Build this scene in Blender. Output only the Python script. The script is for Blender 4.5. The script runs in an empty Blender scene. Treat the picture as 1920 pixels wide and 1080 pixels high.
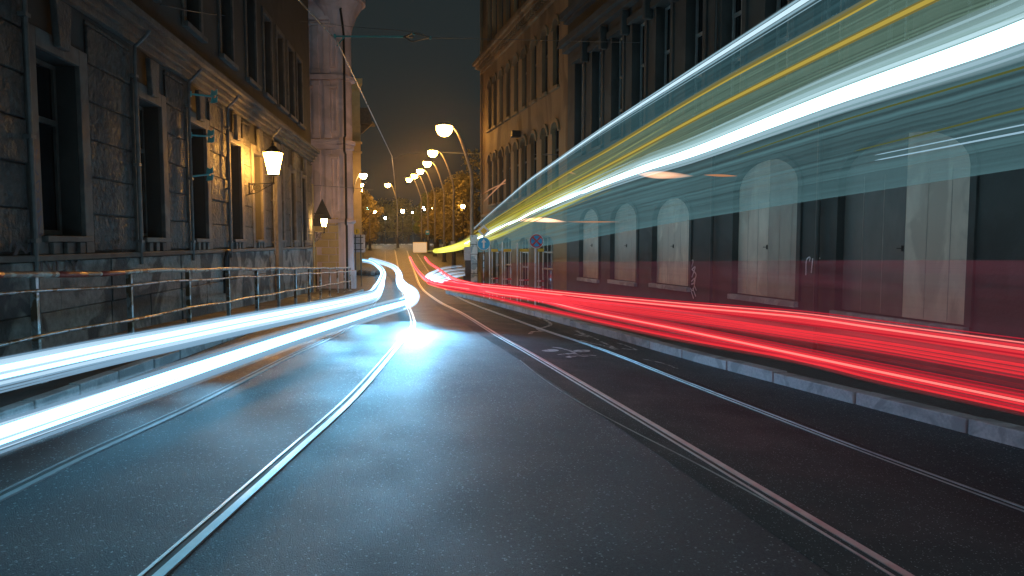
import bpy, math, random
from mathutils import Vector
random.seed(7)
R = math.radians
scene = bpy.context.scene
col = scene.collection

# ------------------------------------------------------------------ camera, world, sun, exposure
PITCH = R(3.8)
F = 1280.0
cam_data = bpy.data.cameras.new("camera")
cam_data.sensor_width = 36.0
cam_data.lens = 36.0 * F / 1920.0
cam_data.clip_end = 3000
cam_data.clip_start = 0.05
camera = bpy.data.objects.new("camera", cam_data)
camera.location = (0, 0, 1.5)
camera.rotation_euler = (R(90) - PITCH, 0, 0)
col.objects.link(camera)
scene.camera = camera

world = bpy.data.worlds.new("World")
scene.world = world
world.use_nodes = True
wn = world.node_tree
wn.nodes.clear()
sky = wn.nodes.new('ShaderNodeTexSky')
sky.sky_type = 'NISHITA'
sky.sun_disc = False
sky.sun_elevation = R(-1.0)
sky.sun_rotation = R(187)
bg = wn.nodes.new('ShaderNodeBackground')
bg.inputs['Strength'].default_value = 0.05
wo = wn.nodes.new('ShaderNodeOutputWorld')
tint = wn.nodes.new('ShaderNodeMix'); tint.data_type = 'RGBA'; tint.blend_type = 'MIX'
tint.inputs[0].default_value = 0.8
tint.inputs[7].default_value = (0.30, 0.46, 0.50, 1)      # street light scattered in the night sky
wn.links.new(sky.outputs[0], tint.inputs[6])
wn.links.new(tint.outputs[2], bg.inputs[0])
wn.links.new(bg.outputs[0], wo.inputs[0])

sun = bpy.data.lights.new("fill_sun", 'SUN')  # unseen fill from behind the camera, added to lift the dark facades
sun.energy = 0.24
sun.angle = R(30)
sun.color = (0.55, 0.88, 1.0)
sun_o = bpy.data.objects.new("fill_sun", sun)
sun_o.rotation_euler = (R(70), 0, R(7))
col.objects.link(sun_o)

scene.view_settings.view_transform = 'Standard'
scene.view_settings.look = 'None'
scene.view_settings.exposure = 0.0
scene.view_settings.gamma = 1.0
scene.cycles.use_denoising = True
scene.cycles.transparent_max_bounces = 64
scene.cycles.max_bounces = 6
scene.cycles.sample_clamp_indirect = 6.0
scene.cycles.use_light_tree = True

# ------------------------------------------------------------------ ground height and pixel-to-place helpers
KN = [(-60, 1.7), (-20, .56), (0, 0), (10, -.28), (20, -.56), (30, -.84), (37, -1.02), (43, -1.06), (50, -.95), (60, -.65),
      (80, 0), (95, .40), (120, 1.18), (140, 1.38), (200, 1.45), (900, 1.45)]
_sl = [(KN[i+1][1]-KN[i][1])/(KN[i+1][0]-KN[i][0]) for i in range(len(KN)-1)]
_m = [_sl[0]]
for i in range(1, len(KN)-1):
    a, b = _sl[i-1], _sl[i]
    _m.append(0 if a*b <= 0 else 2*a*b/(a+b))
_m.append(_sl[-1])
def prof(y):
    y = max(KN[0][0], min(KN[-1][0]-1e-3, y))
    for i in range(len(KN)-1):
        if y <= KN[i+1][0]:
            h = KN[i+1][0]-KN[i][0]
            t = (y-KN[i][0])/h
            return ((2*t**3-3*t*t+1)*KN[i][1] + (t**3-2*t*t+t)*h*_m[i] + (-2*t**3+3*t*t)*KN[i+1][1] + (t**3-t*t)*h*_m[i+1])
def ground(x, y):
    f = max(0.0, min(1.0, (32-y)/20.0))
    return prof(y) - .035*max(-4.0, min(3.0, x))*f
def ray(px, py):
    u = -(py-540)/F
    return Vector(((px-960)/F, math.cos(PITCH)+u*math.sin(PITCH), u*math.cos(PITCH)-math.sin(PITCH)))
def at(px, py, Y):
    v = ray(px, py)
    return Vector((0, 0, 1.5)) + v*(Y/v.y)
def on_ground(px, py, h=0.0):
    v = ray(px, py)
    t = .5
    def fn(t):
        return 1.5 + v.z*t - ground(v.x*t, v.y*t) - h
    prev = t
    while t < 400 and fn(t) > 0:
        prev = t
        t *= 1.02
    lo, hi = prev, t
    for _ in range(30):
        mid = (lo+hi)/2
        if fn(mid) > 0: lo = mid
        else: hi = mid
    return Vector((v.x*lo, v.y*lo, 1.5+v.z*lo))
def smooth(pts, n=8):
    pts = [Vector(p) for p in pts]
    P = [pts[0]*2-pts[1]] + pts + [pts[-1]*2-pts[-2]]
    out = []
    for i in range(1, len(P)-2):
        p0, p1, p2, p3 = P[i-1], P[i], P[i+1], P[i+2]
        # centripetal parametrisation keeps uneven spacing free of loops
        t0 = 0; t1 = t0+max(1e-4, (p1-p0).length**.5); t2 = t1+max(1e-4, (p2-p1).length**.5); t3 = t2+max(1e-4, (p3-p2).length**.5)
        for k in range(n):
            t = t1+(t2-t1)*k/n
            A1 = p0*((t1-t)/(t1-t0))+p1*((t-t0)/(t1-t0))
            A2 = p1*((t2-t)/(t2-t1))+p2*((t-t1)/(t2-t1))
            A3 = p2*((t3-t)/(t3-t2))+p3*((t-t2)/(t3-t2))
            B1 = A1*((t2-t)/(t2-t0))+A2*((t-t0)/(t2-t0))
            B2 = A2*((t3-t)/(t3-t1))+A3*((t-t1)/(t3-t1))
            out.append(B1*((t2-t)/(t2-t1))+B2*((t-t1)/(t2-t1)))
    out.append(pts[-1])
    return out
def extend(pts, a=0.0, b=0.0):
    pts = [Vector(p) for p in pts]
    if a: pts = [pts[0]+(pts[0]-pts[1]).normalized()*a] + pts
    if b: pts = pts + [pts[-1]+(pts[-1]-pts[-2]).normalized()*b]
    return pts

# ------------------------------------------------------------------ materials
MATS = {}
def newmat(name):
    m = bpy.data.materials.new(name)
    m.use_nodes = True
    nt = m.node_tree
    nt.nodes.clear()
    out = nt.nodes.new('ShaderNodeOutputMaterial')
    MATS[name] = m
    return m, nt, out
def surf(name, c1, c2, scale=3.0, rough=(.6, .9), bump=0.0, bscale=40.0, metal=0.0, detail=6, stain=None, stain_scale=.6, spec=.5, stretch=(1, 1, 1), bdist=.01):
    m, nt, out = newmat(name)
    N, L = nt.nodes, nt.links
    p = N.new('ShaderNodeBsdfPrincipled')
    tc = N.new('ShaderNodeTexCoord')
    mp = N.new('ShaderNodeMapping'); mp.inputs['Scale'].default_value = stretch
    L.new(tc.outputs['Object'], mp.inputs[0])
    n1 = N.new('ShaderNodeTexNoise'); n1.inputs['Scale'].default_value = scale; n1.inputs['Detail'].default_value = detail
    L.new(mp.outputs[0], n1.inputs['Vector'])
    cr = N.new('ShaderNodeValToRGB')
    cr.color_ramp.elements[0].position = .32; cr.color_ramp.elements[1].position = .68
    cr.color_ramp.elements[0].color = (*c1, 1); cr.color_ramp.elements[1].color = (*c2, 1)
    L.new(n1.outputs[0], cr.inputs[0])
    csock = cr.outputs[0]
    if stain:
        n2 = N.new('ShaderNodeTexNoise'); n2.inputs['Scale'].default_value = stain_scale; n2.inputs['Detail'].default_value = 8; n2.inputs['Distortion'].default_value = .8
        L.new(mp.outputs[0], n2.inputs['Vector'])
        r2 = N.new('ShaderNodeValToRGB'); r2.color_ramp.elements[0].position = .48; r2.color_ramp.elements[1].position = .56
        L.new(n2.outputs[0], r2.inputs[0])
        mx = N.new('ShaderNodeMix'); mx.data_type = 'RGBA'
        L.new(r2.outputs[0], mx.inputs[0]); L.new(csock, mx.inputs[6]); mx.inputs[7].default_value = (*stain, 1)
        csock = mx.outputs[2]
    L.new(csock, p.inputs['Base Color'])
    rr = N.new('ShaderNodeMapRange'); rr.inputs['To Min'].default_value = rough[0]; rr.inputs['To Max'].default_value = rough[1]
    rr.inputs['From Min'].default_value = .3; rr.inputs['From Max'].default_value = .7
    L.new(n1.outputs[0], rr.inputs[0]); L.new(rr.outputs[0], p.inputs['Roughness'])
    p.inputs['Metallic'].default_value = metal
    p.inputs['Specular IOR Level'].default_value = spec
    if bump:
        nb = N.new('ShaderNodeTexNoise'); nb.inputs['Scale'].default_value = bscale; nb.inputs['Detail'].default_value = 4
        L.new(mp.outputs[0], nb.inputs['Vector'])
        b = N.new('ShaderNodeBump'); b.inputs['Strength'].default_value = bump; b.inputs['Distance'].default_value = bdist
        L.new(nb.outputs[0], b.inputs['Height']); L.new(b.outputs[0], p.inputs['Normal'])
    L.new(p.outputs[0], out.inputs[0])
    return m
def asphalt(name, dark, light, grain=90, bump=.8, rough=(.32, .6), big=.35, spec=.5):
    m, nt, out = newmat(name)
    N, L = nt.nodes, nt.links
    p = N.new('ShaderNodeBsdfPrincipled')
    tc = N.new('ShaderNodeTexCoord')
    p.inputs['Specular IOR Level'].default_value = spec
    v = N.new('ShaderNodeTexVoronoi'); v.inputs['Scale'].default_value = grain
    L.new(tc.outputs['Object'], v.inputs['Vector'])
    n1 = N.new('ShaderNodeTexNoise'); n1.inputs['Scale'].default_value = big; n1.inputs['Detail'].default_value = 8
    L.new(tc.outputs['Object'], n1.inputs['Vector'])
    sep = N.new('ShaderNodeSeparateColor'); L.new(v.outputs['Color'], sep.inputs[0])
    add = N.new('ShaderNodeMath'); add.operation = 'MULTIPLY'
    L.new(sep.outputs[0], add.inputs[0]); L.new(n1.outputs[0], add.inputs[1])
    cr = N.new('ShaderNodeValToRGB')
    cr.color_ramp.elements[0].color = (*dark, 1); cr.color_ramp.elements[1].color = (*light, 1)
    cr.color_ramp.elements[0].position = .1; cr.color_ramp.elements[1].position = .6
    L.new(add.outputs[0], cr.inputs[0])
    # a few pale stone chips, lightened so their colour carries the surface sparkle
    chip = N.new('ShaderNodeMath'); chip.operation = 'GREATER_THAN'; chip.inputs[1].default_value = .974
    L.new(sep.outputs[1], chip.inputs[0])
    mx = N.new('ShaderNodeMix'); mx.data_type = 'RGBA'
    L.new(chip.outputs[0], mx.inputs[0]); L.new(cr.outputs[0], mx.inputs[6]); mx.inputs[7].default_value = (.30, .36, .39, 1)
    L.new(mx.outputs[2], p.inputs['Base Color'])
    n3 = N.new('ShaderNodeTexNoise'); n3.inputs['Scale'].default_value = 1.7; n3.inputs['Detail'].default_value = 5
    L.new(tc.outputs['Object'], n3.inputs['Vector'])
    rr = N.new('ShaderNodeMapRange'); rr.inputs['From Min'].default_value = .3; rr.inputs['From Max'].default_value = .7
    rr.inputs['To Min'].default_value = rough[0]; rr.inputs['To Max'].default_value = rough[1]
    L.new(n3.outputs[0], rr.inputs[0]); L.new(rr.outputs[0], p.inputs['Roughness'])
    # each grain tilts its own way: height from the voronoi plus a finer noise
    nb = N.new('ShaderNodeTexNoise'); nb.inputs['Scale'].default_value = grain*1.9; nb.inputs['Detail'].default_value = 5; nb.inputs['Roughness'].default_value = .7
    L.new(tc.outputs['Object'], nb.inputs['Vector'])
    sub = N.new('ShaderNodeMath'); sub.operation = 'SUBTRACT'
    half = N.new('ShaderNodeMath'); half.operation = 'MULTIPLY'; half.inputs[1].default_value = .35; L.new(v.outputs['Distance'], half.inputs[0])
    L.new(nb.outputs[0], sub.inputs[0]); L.new(half.outputs[0], sub.inputs[1])
    b = N.new('ShaderNodeBump'); b.inputs['Strength'].default_value = bump; b.inputs['Distance'].default_value = .014
    L.new(sub.outputs[0], b.inputs['Height']); L.new(b.outputs[0], p.inputs['Normal'])
    L.new(p.outputs[0], out.inputs[0])
    return m
def glow(name, c, s):
    m, nt, out = newmat(name)
    e = nt.nodes.new('ShaderNodeEmission'); e.inputs[0].default_value = (*c, 1); e.inputs[1].default_value = s
    nt.links.new(e.outputs[0], out.inputs[0])
    return m
def glowvol(name, c, s):
    m, nt, out = newmat(name)
    e = nt.nodes.new('ShaderNodeEmission'); e.inputs[0].default_value = (*c, 1); e.inputs[1].default_value = s
    nt.links.new(e.outputs[0], out.inputs['Volume'])
    return m
def veil(name, c, s, a, lines=60.0, lo=.3, c_far=None):
    """see-through sheet of light: fine streaks run along its length (uv.x), their strength varies across it (uv.y)"""
    m, nt, out = newmat(name)
    N, L = nt.nodes, nt.links
    uv = N.new('ShaderNodeUVMap')
    sx = N.new('ShaderNodeSeparateXYZ'); L.new(uv.outputs[0], sx.inputs[0])
    n = N.new('ShaderNodeTexNoise'); n.noise_dimensions = '1D'; n.inputs['Scale'].default_value = lines; n.inputs['Detail'].default_value = 4; n.inputs['Roughness'].default_value = .65
    L.new(sx.outputs[1], n.inputs['W'])
    mr = N.new('ShaderNodeMapRange'); mr.inputs['From Min'].default_value = .3; mr.inputs['From Max'].default_value = .7
    mr.inputs['To Min'].default_value = lo; mr.inputs['To Max'].default_value = 1.0
    L.new(n.outputs[0], mr.inputs[0])
    e = N.new('ShaderNodeEmission'); e.inputs[0].default_value = (*c, 1); e.inputs[1].default_value = s
    if c_far:
        cr = N.new('ShaderNodeValToRGB'); cr.color_ramp.elements[0].color = (*c, 1); cr.color_ramp.elements[1].color = (*c_far, 1)
        cr.color_ramp.elements[0].position = .35; cr.color_ramp.elements[1].position = .75
        L.new(sx.outputs[0], cr.inputs[0]); L.new(cr.outputs[0], e.inputs[0])
    t = N.new('ShaderNodeBsdfTransparent')
    mp = N.new('ShaderNodeMapping'); mp.inputs['Scale'].default_value = (9.0, lines*.35, 1)
    L.new(uv.outputs[0], mp.inputs[0])
    n2 = N.new('ShaderNodeTexNoise'); n2.inputs['Scale'].default_value = 1.0; n2.inputs['Detail'].default_value = 5
    L.new(mp.outputs[0], n2.inputs['Vector'])
    m2 = N.new('ShaderNodeMapRange'); m2.inputs['From Min'].default_value = .3; m2.inputs['From Max'].default_value = .7; m2.inputs['To Min'].default_value = .55; m2.inputs['To Max'].default_value = 1.25
    L.new(n2.outputs[0], m2.inputs[0])
    m3 = N.new('ShaderNodeMath'); m3.operation = 'MULTIPLY'; L.new(mr.outputs[0], m3.inputs[0]); L.new(m2.outputs[0], m3.inputs[1])
    mu = N.new('ShaderNodeMath'); mu.operation = 'MULTIPLY'; mu.inputs[1].default_value = a
    L.new(m3.outputs[0], mu.inputs[0])
    mix = N.new('ShaderNodeMixShader')
    L.new(mu.outputs[0], mix.inputs[0]); L.new(t.outputs[0], mix.inputs[1]); L.new(e.outputs[0], mix.inputs[2])
    L.new(mix.outputs[0], out.inputs[0])
    return m

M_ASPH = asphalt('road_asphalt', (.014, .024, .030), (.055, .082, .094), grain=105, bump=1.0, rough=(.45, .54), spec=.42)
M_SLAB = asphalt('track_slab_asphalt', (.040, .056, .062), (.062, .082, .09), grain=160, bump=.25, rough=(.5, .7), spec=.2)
M_STRIP = asphalt('gutter_asphalt', (.032, .026, .026), (.06, .05, .05), grain=120, bump=.4, rough=(.4, .6))
M_PAVE = surf('pavement_asphalt', (.05, .048, .045), (.10, .095, .09), 2.5, (.5, .8), .5, 60, stain=(.04, .04, .04), bdist=.01)
M_MOSAIC = surf('stone_setts', (.06, .06, .062), (.14, .13, .13), 22, (.4, .7), .8, 28, bdist=.02)
M_KERB = surf('granite_kerb', (.33, .37, .39), (.48, .51, .52), 30, (.5, .8), .6, 45, stain=(.27, .30, .31), stain_scale=2.2)
M_RAIL = surf('worn_steel', (.62, .63, .64), (.8, .81, .81), 8, (.38, .5), .1, 60, metal=1.0)
M_DRAIL = surf('dull_rail_steel', (.3, .32, .34), (.45, .47, .49), 8, (.6, .75), .2, 60, metal=.7)
M_GROOVE = surf('dirty_groove_steel', (.03, .03, .03), (.07, .065, .06), 8, (.5, .7), .2, 60)
M_PAINT = surf('worn_road_paint', (.35, .4, .42), (.7, .74, .76), 16, (.5, .7), .3, 80, stain=(.09, .1, .11), stain_scale=7)
M_STONE = surf('sooty_stone', (.085, .08, .075), (.17, .16, .145), 5, (.6, .9), .9, 16, stain=(.085, .085, .085), stain_scale=.9, bdist=.03)
M_ROUGH = surf('rock_faced_stone', (.05, .05, .048), (.125, .118, .11), 7, (.55, .85), 1.0, 9, stain=(.06, .06, .06), stain_scale=1.2, bdist=.06)  # block colour darkened to paint in the dimness above the plinth
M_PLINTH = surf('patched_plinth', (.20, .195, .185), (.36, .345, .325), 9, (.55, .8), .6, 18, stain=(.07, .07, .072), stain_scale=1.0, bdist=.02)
M_TRIM = surf('window_trim_stone', (.10, .095, .088), (.19, .175, .16), 4, (.6, .85), .3, 30, stain=(.11, .1, .095), stain_scale=1.4)
M_UPPER = surf('grimy_dimmed_plaster', (.045, .045, .042), (.08, .078, .072), 1.5, (.7, .95), .4, 25, stain=(.055, .055, .053), stain_scale=.5)  # grime, darkened further so light seems to reach only the wall's foot
M_REVEAL = surf('boarded_window_wood', (.07, .065, .06), (.13, .12, .11), 3, (.5, .7), .3, 12, stretch=(6, 6, .4))
M_GLASS = surf('dark_window_glass', (.01, .012, .014), (.02, .024, .026), 2, (.06, .14))
M_SASH = surf('painted_sash', (.25, .27, .27), (.38, .4, .4), 5, (.4, .6), .1, 40)
M_SASHD = surf('dark_sash', (.07, .07, .065), (.12, .115, .105), 5, (.4, .6), .1, 40)
M_IRON = surf('black_iron', (.012, .012, .013), (.03, .03, .03), 10, (.4, .6), .2, 60, metal=.2)
M_POLE = surf('dark_green_pole', (.03, .035, .035), (.06, .062, .06), 6, (.35, .55), .1, 60)
M_ARM = surf('grey_lamp_pole', (.22, .2, .17), (.34, .31, .27), 6, (.35, .55), .1, 60, metal=.3)
M_GALV = surf('galvanised_steel', (.42, .43, .44), (.62, .63, .64), 20, (.28, .45), .15, 50, metal=.85, stain=(.25, .17, .11), stain_scale=5)
M_DPIPE = surf('sooty_zinc_pipe', (.12, .12, .12), (.2, .2, .2), 6, (.45, .65), .1, 40, metal=.3)
M_RAILPAINT = surf('pale_rail_paint', (.4, .36, .32), (.55, .5, .45), 20, (.3, .5), .2, 60, stain=(.25, .12, .08), stain_scale=4)
M_REDPAINT = surf('faded_red_paint', (.22, .03, .025), (.34, .06, .04), 18, (.35, .55), .2, 60)
M_TEAL = surf('teal_metal', (.05, .32, .36), (.09, .45, .48), 9, (.3, .5), .2, 50, spec=.5)
M_PINK = surf('pink_plaster', (.62, .49, .51), (.72, .58, .60), 2, (.7, .9), .25, 30, stain=(.55, .44, .45), stain_scale=.7)
M_PINKD = surf('pink_plaster_shadow_panel', (.28, .22, .23), (.36, .29, .29), 2, (.7, .9), .25, 30)
M_YELL = surf('ochre_plaster', (.5, .36, .17), (.62, .46, .24), 2, (.7, .9), .2, 30)
M_OCHRE = surf('brown_ochre_plaster', (.22, .15, .08), (.32, .225, .125), 1.2, (.7, .9), .4, 14, stain=(.15, .105, .06), stain_scale=.6, stretch=(1, 1, .35))
M_DARKB = surf('dark_render', (.045, .055, .055), (.085, .095, .095), 1.5, (.6, .85), .4, 20, stain=(.055, .062, .062), stain_scale=.8)
M_LEAFL = surf('lit_pale_door_boards', (.6, .52, .44), (.76, .68, .58), 3, (.5, .75), .25, 14, stretch=(1.6, 1.6, .7), stain=(.53, .46, .39), stain_scale=1.1)  # pale boards of the lit door halves, the light painted into the colour
M_LEAFD = surf('shaded_door_boards', (.13, .13, .125), (.2, .195, .185), 3, (.5, .75), .25, 14, stretch=(1.6, 1.6, .7))  # same boards with shade painted in as a darker colour
M_LEAFM = surf('midtone_door_boards', (.36, .32, .28), (.47, .43, .37), 3, (.5, .75), .25, 14, stretch=(1.6, 1.6, .7))  # same boards at a middle tone, between the lit and shaded copies
M_GRAFD = surf('dark_spray_paint', (.015, .018, .025), (.03, .035, .05), 9, (.4, .6))
M_GRAFB = surf('blue_spray_paint', (.03, .06, .12), (.05, .09, .18), 9, (.4, .6))
M_GRAFW = surf('pale_spray_paint', (.6, .6, .66), (.8, .8, .85), 9, (.4, .6))
M_WIRE = surf('overhead_wire', (.3, .32, .34), (.5, .52, .54), 9, (.25, .4), metal=.8)
M_DWIRE = surf('dark_wire', (.05, .06, .065), (.09, .1, .1), 9, (.4, .6))
M_WHITE = surf('white_enamel', (.72, .73, .74), (.82, .83, .84), 6, (.3, .5))
M_BLUE = surf('blue_enamel', (.03, .34, .66), (.05, .42, .74), 6, (.3, .5))
M_RED = surf('red_enamel', (.62, .06, .07), (.72, .09, .1), 6, (.3, .5))
M_YSIGN = surf('yellow_enamel', (.7, .42, .03), (.8, .5, .05), 6, (.3, .5))
M_SIGNBACK = surf('sign_back_metal', (.45, .42, .43), (.6, .56, .57), 6, (.4, .6), metal=.2)
M_DSIGN = surf('dark_sign_back', (.05, .045, .04), (.09, .08, .07), 6, (.4, .6))
M_POSTER = surf('white_posters', (.55, .62, .66), (.8, .86, .88), 3, (.5, .7), stain=(.3, .42, .48), stain_scale=4)
M_LEAFG = surf('green_leaves', (.12, .17, .05), (.24, .27, .09), 1.5, (.5, .8))
M_LEAFO = surf('lamplit_gold_leaves', (.19, .15, .04), (.34, .27, .09), 1.5, (.5, .8))  # golden lamplight put into the leaf colour
M_BARK = surf('tree_bark', (.05, .04, .03), (.1, .08, .06), 8, (.7, .9), .6, 20)
M_FENCE = surf('far_iron_fence', (.02, .02, .02), (.04, .04, .04), 4, (.5, .7))
M_ROCK = surf('dark_rubble', (.05, .05, .05), (.1, .1, .1), 4, (.5, .7), .7, 12)

# ------------------------------------------------------------------ mesh builder
class MB:
    def __init__(s): s.v = []; s.f = []; s.uv = []
    def face(s, pts):
        b = len(s.v); s.v += [tuple(p) for p in pts]; s.f.append(tuple(range(b, b+len(pts))))
    def box(s, x0, x1, y0, y1, z0, z1):
        x0, x1 = min(x0, x1), max(x0, x1); y0, y1 = min(y0, y1), max(y0, y1); z0, z1 = min(z0, z1), max(z0, z1)
        b = len(s.v)
        s.v += [(x0, y0, z0), (x1, y0, z0), (x1, y1, z0), (x0, y1, z0), (x0, y0, z1), (x1, y0, z1), (x1, y1, z1), (x0, y1, z1)]
        for q in ((0, 3, 2, 1), (4, 5, 6, 7), (0, 1, 5, 4), (1, 2, 6, 5), (2, 3, 7, 6), (3, 0, 4, 7)):
            s.f.append(tuple(b+i for i in q))
        return s
    def prism(s, poly, d):
        """closed polygon (3D points) pushed along vector d"""
        d = Vector(d); n = len(poly); b = len(s.v)
        s.v += [tuple(p) for p in poly] + [tuple(Vector(p)+d) for p in poly]
        s.f.append(tuple(range(b+n-1, b-1, -1))); s.f.append(tuple(range(b+n, b+2*n)))
        for i in range(n):
            j = (i+1) % n
            s.f.append((b+i, b+j, b+n+j, b+n+i))
        return s
    def tube(s, pts, r, n=8, sx=1.0, sz=1.0, cap=True):
        pts = [Vector(p) for p in pts]
        rs = r if isinstance(r, (list, tuple)) else [r]*len(pts)
        b = len(s.v); up = None
        for i, p in enumerate(pts):
            t = (pts[min(i+1, len(pts)-1)]-pts[max(i-1, 0)])
            if t.length < 1e-9: t = Vector((0, 1, 0))
            t.normalize()
            if up is None:
                up = Vector((0, 0, 1)) if abs(t.z) < .95 else Vector((0, 1, 0))
            sd = t.cross(up)
            if sd.length < 1e-6: sd = t.cross(Vector((1, 0, 0)))
            sd.normalize(); w = sd.cross(t).normalized(); up = w
            for k in range(n):
                a = 2*math.pi*k/n
                s.v.append(tuple(p + sd*(math.cos(a)*rs[i]*sx) + w*(math.sin(a)*rs[i]*sz)))
        for i in range(len(pts)-1):
            for k in range(n):
                s.f.append((b+i*n+k, b+i*n+(k+1) % n, b+(i+1)*n+(k+1) % n, b+(i+1)*n+k))
        if cap:
            s.f.append(tuple(b+k for k in range(n-1, -1, -1))); s.f.append(tuple(b+(len(pts)-1)*n+k for k in range(n)))
        return s
    def lathe(s, prof, c=(0, 0, 0), n=16):
        c = Vector(c); b = len(s.v)
        for (r, z) in prof:
            for k in range(n):
                a = 2*math.pi*(k+.5)/n
                s.v.append((c.x+r*math.cos(a), c.y+r*math.sin(a), c.z+z))
        for i in range(len(prof)-1):
            for k in range(n):
                s.f.append((b+i*n+k, b+i*n+(k+1) % n, b+(i+1)*n+(k+1) % n, b+(i+1)*n+k))
        s.f.append(tuple(b+k for k in range(n-1, -1, -1))); s.f.append(tuple(b+(len(prof)-1)*n+k for k in range(n)))
        return s
    def sheet(s, A, B):
        b = len(s.v)
        for p, q in zip(A, B): s.v += [tuple(p), tuple(q)]
        for i in range(len(A)-1): s.f.append((b+2*i, b+2*i+1, b+2*i+3, b+2*i+2))
        return s
    def build(s, name, m, parent=None, bevel=0.0, smooth_it=False, fix=True):
        me = bpy.data.meshes.new(name)
        me.from_pydata(s.v, [], s.f)
        if fix:
            import bmesh
            bm = bmesh.new(); bm.from_mesh(me); bmesh.ops.recalc_face_normals(bm, faces=bm.faces[:]); bm.to_mesh(me); bm.free()
        me.materials.append(m)
        if smooth_it:
            for p in me.polygons: p.use_smooth = True
        o = bpy.data.objects.new(name, me)
        col.objects.link(o)
        if parent: o.parent = parent
        if bevel:
            md = o.modifiers.new('edge', 'BEVEL'); md.width = bevel; md.segments = 2; md.limit_method = 'ANGLE'
        return o
def tag(o, label, cat, group=None, kind=None):
    if label: o['label'] = label
    if cat: o['category'] = cat
    if group: o['group'] = group
    if kind: o['kind'] = kind
    return o
def empty(name, loc, label, cat, rz=0.0, group=None):
    o = bpy.data.objects.new(name, None); col.objects.link(o)
    o.location = loc; o.rotation_euler = (0, 0, rz); o.empty_display_size = .2
    return tag(o, label, cat, group)
def structure(o): o['kind'] = 'structure'; return o
def copy_tree(o, parent=None):
    c = o.copy(); col.objects.link(c)
    if parent: c.parent = parent
    for ch in list(o.children): copy_tree(ch, c)
    return c
def lateral(L, t): return lambda y: Vector((L+t*y, y, 0))
TL, TR = -.1133, -.285          # left and right house lines: sideways drift per metre ahead
L_KERB, L_WALL = -3.57, -5.55
R_KERB, R_WALL = 6.03, 8.0
def left(L, y): return Vector((L+TL*y, y, 0))
def right(L, y): return Vector((L+TR*y, y, 0))

# ------------------------------------------------------------------ ground, road, pavements
def frange(a, b, st):
    out = []; x = a
    while x < b-1e-6: out.append(x); x += st
    out.append(b); return out
ys = frange(-40, -6, 4) + frange(-6, 36, .5)[1:] + frange(36, 150, 2)[1:] + [170, 200, 260, 400, 900]
xs = [-700, -300, -120, -60, -40, -25, -18, -14, -10, -8] + frange(-6, 6, .5) + [8, 10, 14, 18, 25, 40, 60, 120, 300, 700]
g = MB()
for y in ys:
    for x in xs: g.v.append((x, y, ground(x, y)))
nx = len(xs)
for j in range(len(ys)-1):
    for i in range(nx-1): g.f.append((j*nx+i, j*nx+i+1, (j+1)*nx+i+1, (j+1)*nx+i))
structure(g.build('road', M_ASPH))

def pave(name, inner, outer, y0, y1, h, m):
    mb = MB(); yy = frange(y0, y1, .5)
    A, B, C = [], [], []
    for y in yy:
        a, b = inner(y), outer(y)
        za = ground(a.x, a.y)+h
        A.append((a.x, a.y, za)); B.append((b.x, b.y, za+.02)); C.append((a.x, a.y, za-h-.3))
    mb.sheet(A, B); mb.sheet(C, A)
    p, q = inner(y1), outer(y1); z = ground(p.x, p.y)
    mb.face([(p.x, p.y, z-.4), (q.x, q.y, z-.4), (q.x, q.y, z+h+.02), (p.x, p.y, z+h)])
    return structure(mb.build(name, m))
pave('left_pavement', lambda y: left(L_KERB-.13, y), lambda y: left(L_WALL-.3, y), -8, 35, .12, M_PAVE)
pave('right_pavement', lambda y: right(R_KERB+.2, y), lambda y: right(R_WALL+.3, y), -10, 33, .13, M_MOSAIC)
def kerb(name, fn, w, y0, y1, h, step):
    mb = MB(); y = y0; rnd = random.Random(3)
    while y < y1:
        ln = step*rnd.uniform(.8, 1.25)
        a, b = fn(0, y+.012), fn(0, y+ln-.012)
        c, d = fn(w, y+.012), fn(w, y+ln-.012)
        j = rnd.uniform(-.008, .008); k = rnd.uniform(-.008, .008)
        za, zb = ground(a.x, a.y)+h+j, ground(b.x, b.y)+h+j
        e = (c-a).normalized()*k
        bot = -h-.15
        P = [Vector((a.x, a.y, za))+e, Vector((b.x, b.y, zb))+e, Vector((d.x, d.y, zb+.004)), Vector((c.x, c.y, za+.004))]
        mb.prism([p+Vector((0, 0, bot)) for p in P], (0, 0, -bot))
        y += ln
    return structure(mb.build(name, M_KERB, bevel=.012))
kerb('left_kerb', lambda w, y: left(L_KERB-w, y), .13, -6, 34, .125, .8)
kerb('right_kerb', lambda w, y: right(R_KERB+w, y), .2, -6, 32, .14, 1.15)

# ------------------------------------------------------------------ tram rails
RI = [(1690, 1080), (1280, 833), (1126, 741), (985, 658), (940, 633), (865, 587), (829, 569), (797, 547), (788, 536), (778, 512), (770, 492), (763, 470)]
RO = [(1920, 955), (1649, 856), (1466, 786), (1280, 714), (1126, 654), (1032, 623), (940, 590), (892, 572), (849, 552), (832, 539), (804, 509), (790, 488), (782, 476)]
LI = [(290, 1080), (538, 858), (660, 747), (753, 640), (768, 625), (775, 610), (773, 594), (764, 571), (755, 546), (749, 521), (746, 500), (740, 468)]
LO = [(0, 935), (155, 858), (352, 767), (528, 677), (640, 624), (697, 577), (712, 545), (719, 520), (722, 495), (722, 470)]
def rail_path(pp):
    pts = extend([on_ground(x, y) for x, y in pp], 5.0, 0)
    out = smooth(pts, 10)
    for p in out: p.z = ground(p.x, p.y)
    return out
def offset(path, o):
    res = []
    for i, p in enumerate(path):
        t = path[min(i+1, len(path)-1)]-path[max(0, i-1)]; t.z = 0; t.normalize()
        q = p+Vector((t.y, -t.x, 0))*o
        q.z = ground(q.x, q.y); res.append(q)
    return res
rail_paths = {}
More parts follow.
